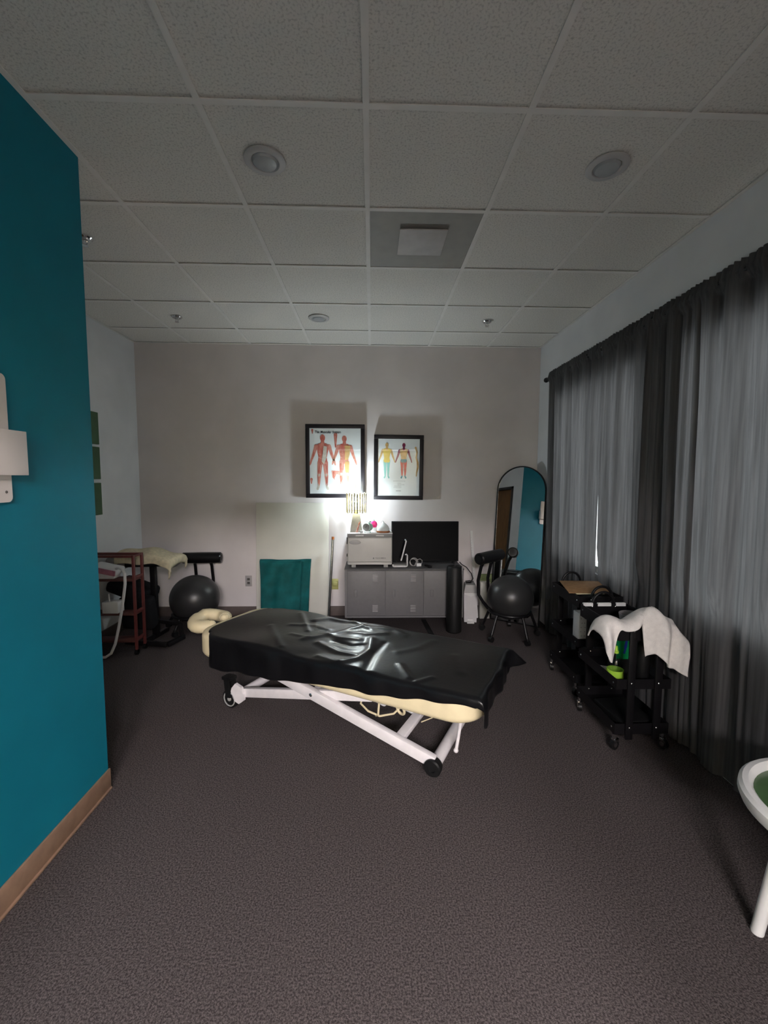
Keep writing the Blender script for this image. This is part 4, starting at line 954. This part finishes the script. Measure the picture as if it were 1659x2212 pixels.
def cream_towel(u, v):
    x = -.27 + .50*u
    fd, tp, bd_ = .085, .27, .06; L = v*(fd+tp+bd_); zt = .785 + .020*math.sin(4.2*u+.4) + .010*math.sin(11*u+3*v) + .012*math.sin(PI*u)
    bulge = .006*math.sin(17*u+2) + .005*math.sin(9*u)
    if L < fd: d = fd-L; y = -.075 - .012*min(1, d/.02) + bulge; z = zt - d*(.95+.12*math.sin(6*u))
    elif L < fd+tp: t = (L-fd)/tp; y = -.075 + .27*t; z = zt + .022*math.sin(PI*t)
    else: d = L-fd-tp; y = .195 + .012*min(1, d/.02); z = zt - d
    if u > .86: t = (u-.86)/.14; x = -.27+.43 + .075*math.sin(t*2.3); z -= .085*t*t
    return (x, y, z)
tc_ = thing('cream_towel', 'cream towel spread over the pad of the black massage chair', 'towel', (-1.985, 3.86, .0), R(-4))
b = B(); b.grid(cream_towel, 60, 36); b.obj('cloth', 'towel_cream', tc_, ang=180, thick=.012)
gb = thing('grey_cushion', 'grey cloth cushion beside the cream towel', 'cushion', (-2.275, 3.90, .66))
b = B(); cushion(b, .085, .10, .05, 0, .115, .04); b.obj('body', 'grey_cloth', gb)
# green canvases on the left wall
for k, (za, zb, lab) in enumerate(((1.768, 2.045, 'green canvas, topmost of three on the grey alcove wall'), (1.464, 1.745, 'green canvas, middle one of three on the grey alcove wall'), (1.150, 1.432, 'green canvas, lowest of three on the grey alcove wall'))):
    t = thing('green_canvas', lab, 'canvas', (XL, 3.745, za), 0, 'green canvases in a column')
    b = B(); b.bx(.0015, .024, -.14, .145, 0, zb-za, .003); b.obj('canvas', 'green_paint', t)
# wall sconce on the teal partition
ws = thing('wall_sconce', 'white wall sconce with a square box shade on the teal wall', 'wall lamp', (XT, 1.468, 1.40))
b = B(); m = Matrix.Rotation(R(90), 4, 'Z') @ UPRIGHT
b.prism([(x*1.0, z+.216) for x, z in rrect(.055, .216, .018, 5)], .014, Matrix.Translation((.0, 0, 0)) @ m); b.obj('back_plate', 'wall_lamp', ws)
b = B(); b.bx(.012, .052, -.083, .083, .092, .243, .0015); b.obj('shade', 'wall_lamp', ws)
b = B(); b.ball((.0145, .03, .035), (.003, .005, .005), 10, 6); b.obj('screw', 'text_grey', ws)
# black strap on the carpet
b = B(); b.beam((.545, 4.40, .004), (.572, 3.93, .004), .05, .006, bev=.001); tag(b.obj('floor_strap', 'strap'), 'black flat strap lying on the carpet before the lockers', 'strap')
# round stool, half in frame
st = thing('round_stool', 'round white stool with a glossy green seat by the curtains', 'stool', (1.44, 1.165, 0))
b = B(); b.lathe([(.228, .474), (.233, .492), (.242, .500), (.258, .498), (.268, .488), (.270, .470), (.262, .450), (.235, .438), (.10, .430), (0, .430)], seg=56); b.obj('rim', 'white_plastic', st)
b = B(); b.lathe([(0, .486), (.12, .486), (.20, .482), (.228, .476), (.229, .455), (0, .455)], seg=48); b.obj('seat', 'seat_green', st)
for k in range(4):
    a = R(148+90*k); b = B(); b.cyl((.14*math.cos(a), .14*math.sin(a), .425), (.195*math.cos(a), .195*math.sin(a), .004), .021, .018, seg=18); b.lathe([(0, 0), (.018, .0), (.019, .006), (.018, .012)], (.195*math.cos(a), .195*math.sin(a), .0), seg=16); b.obj('leg', 'white_plastic', st)
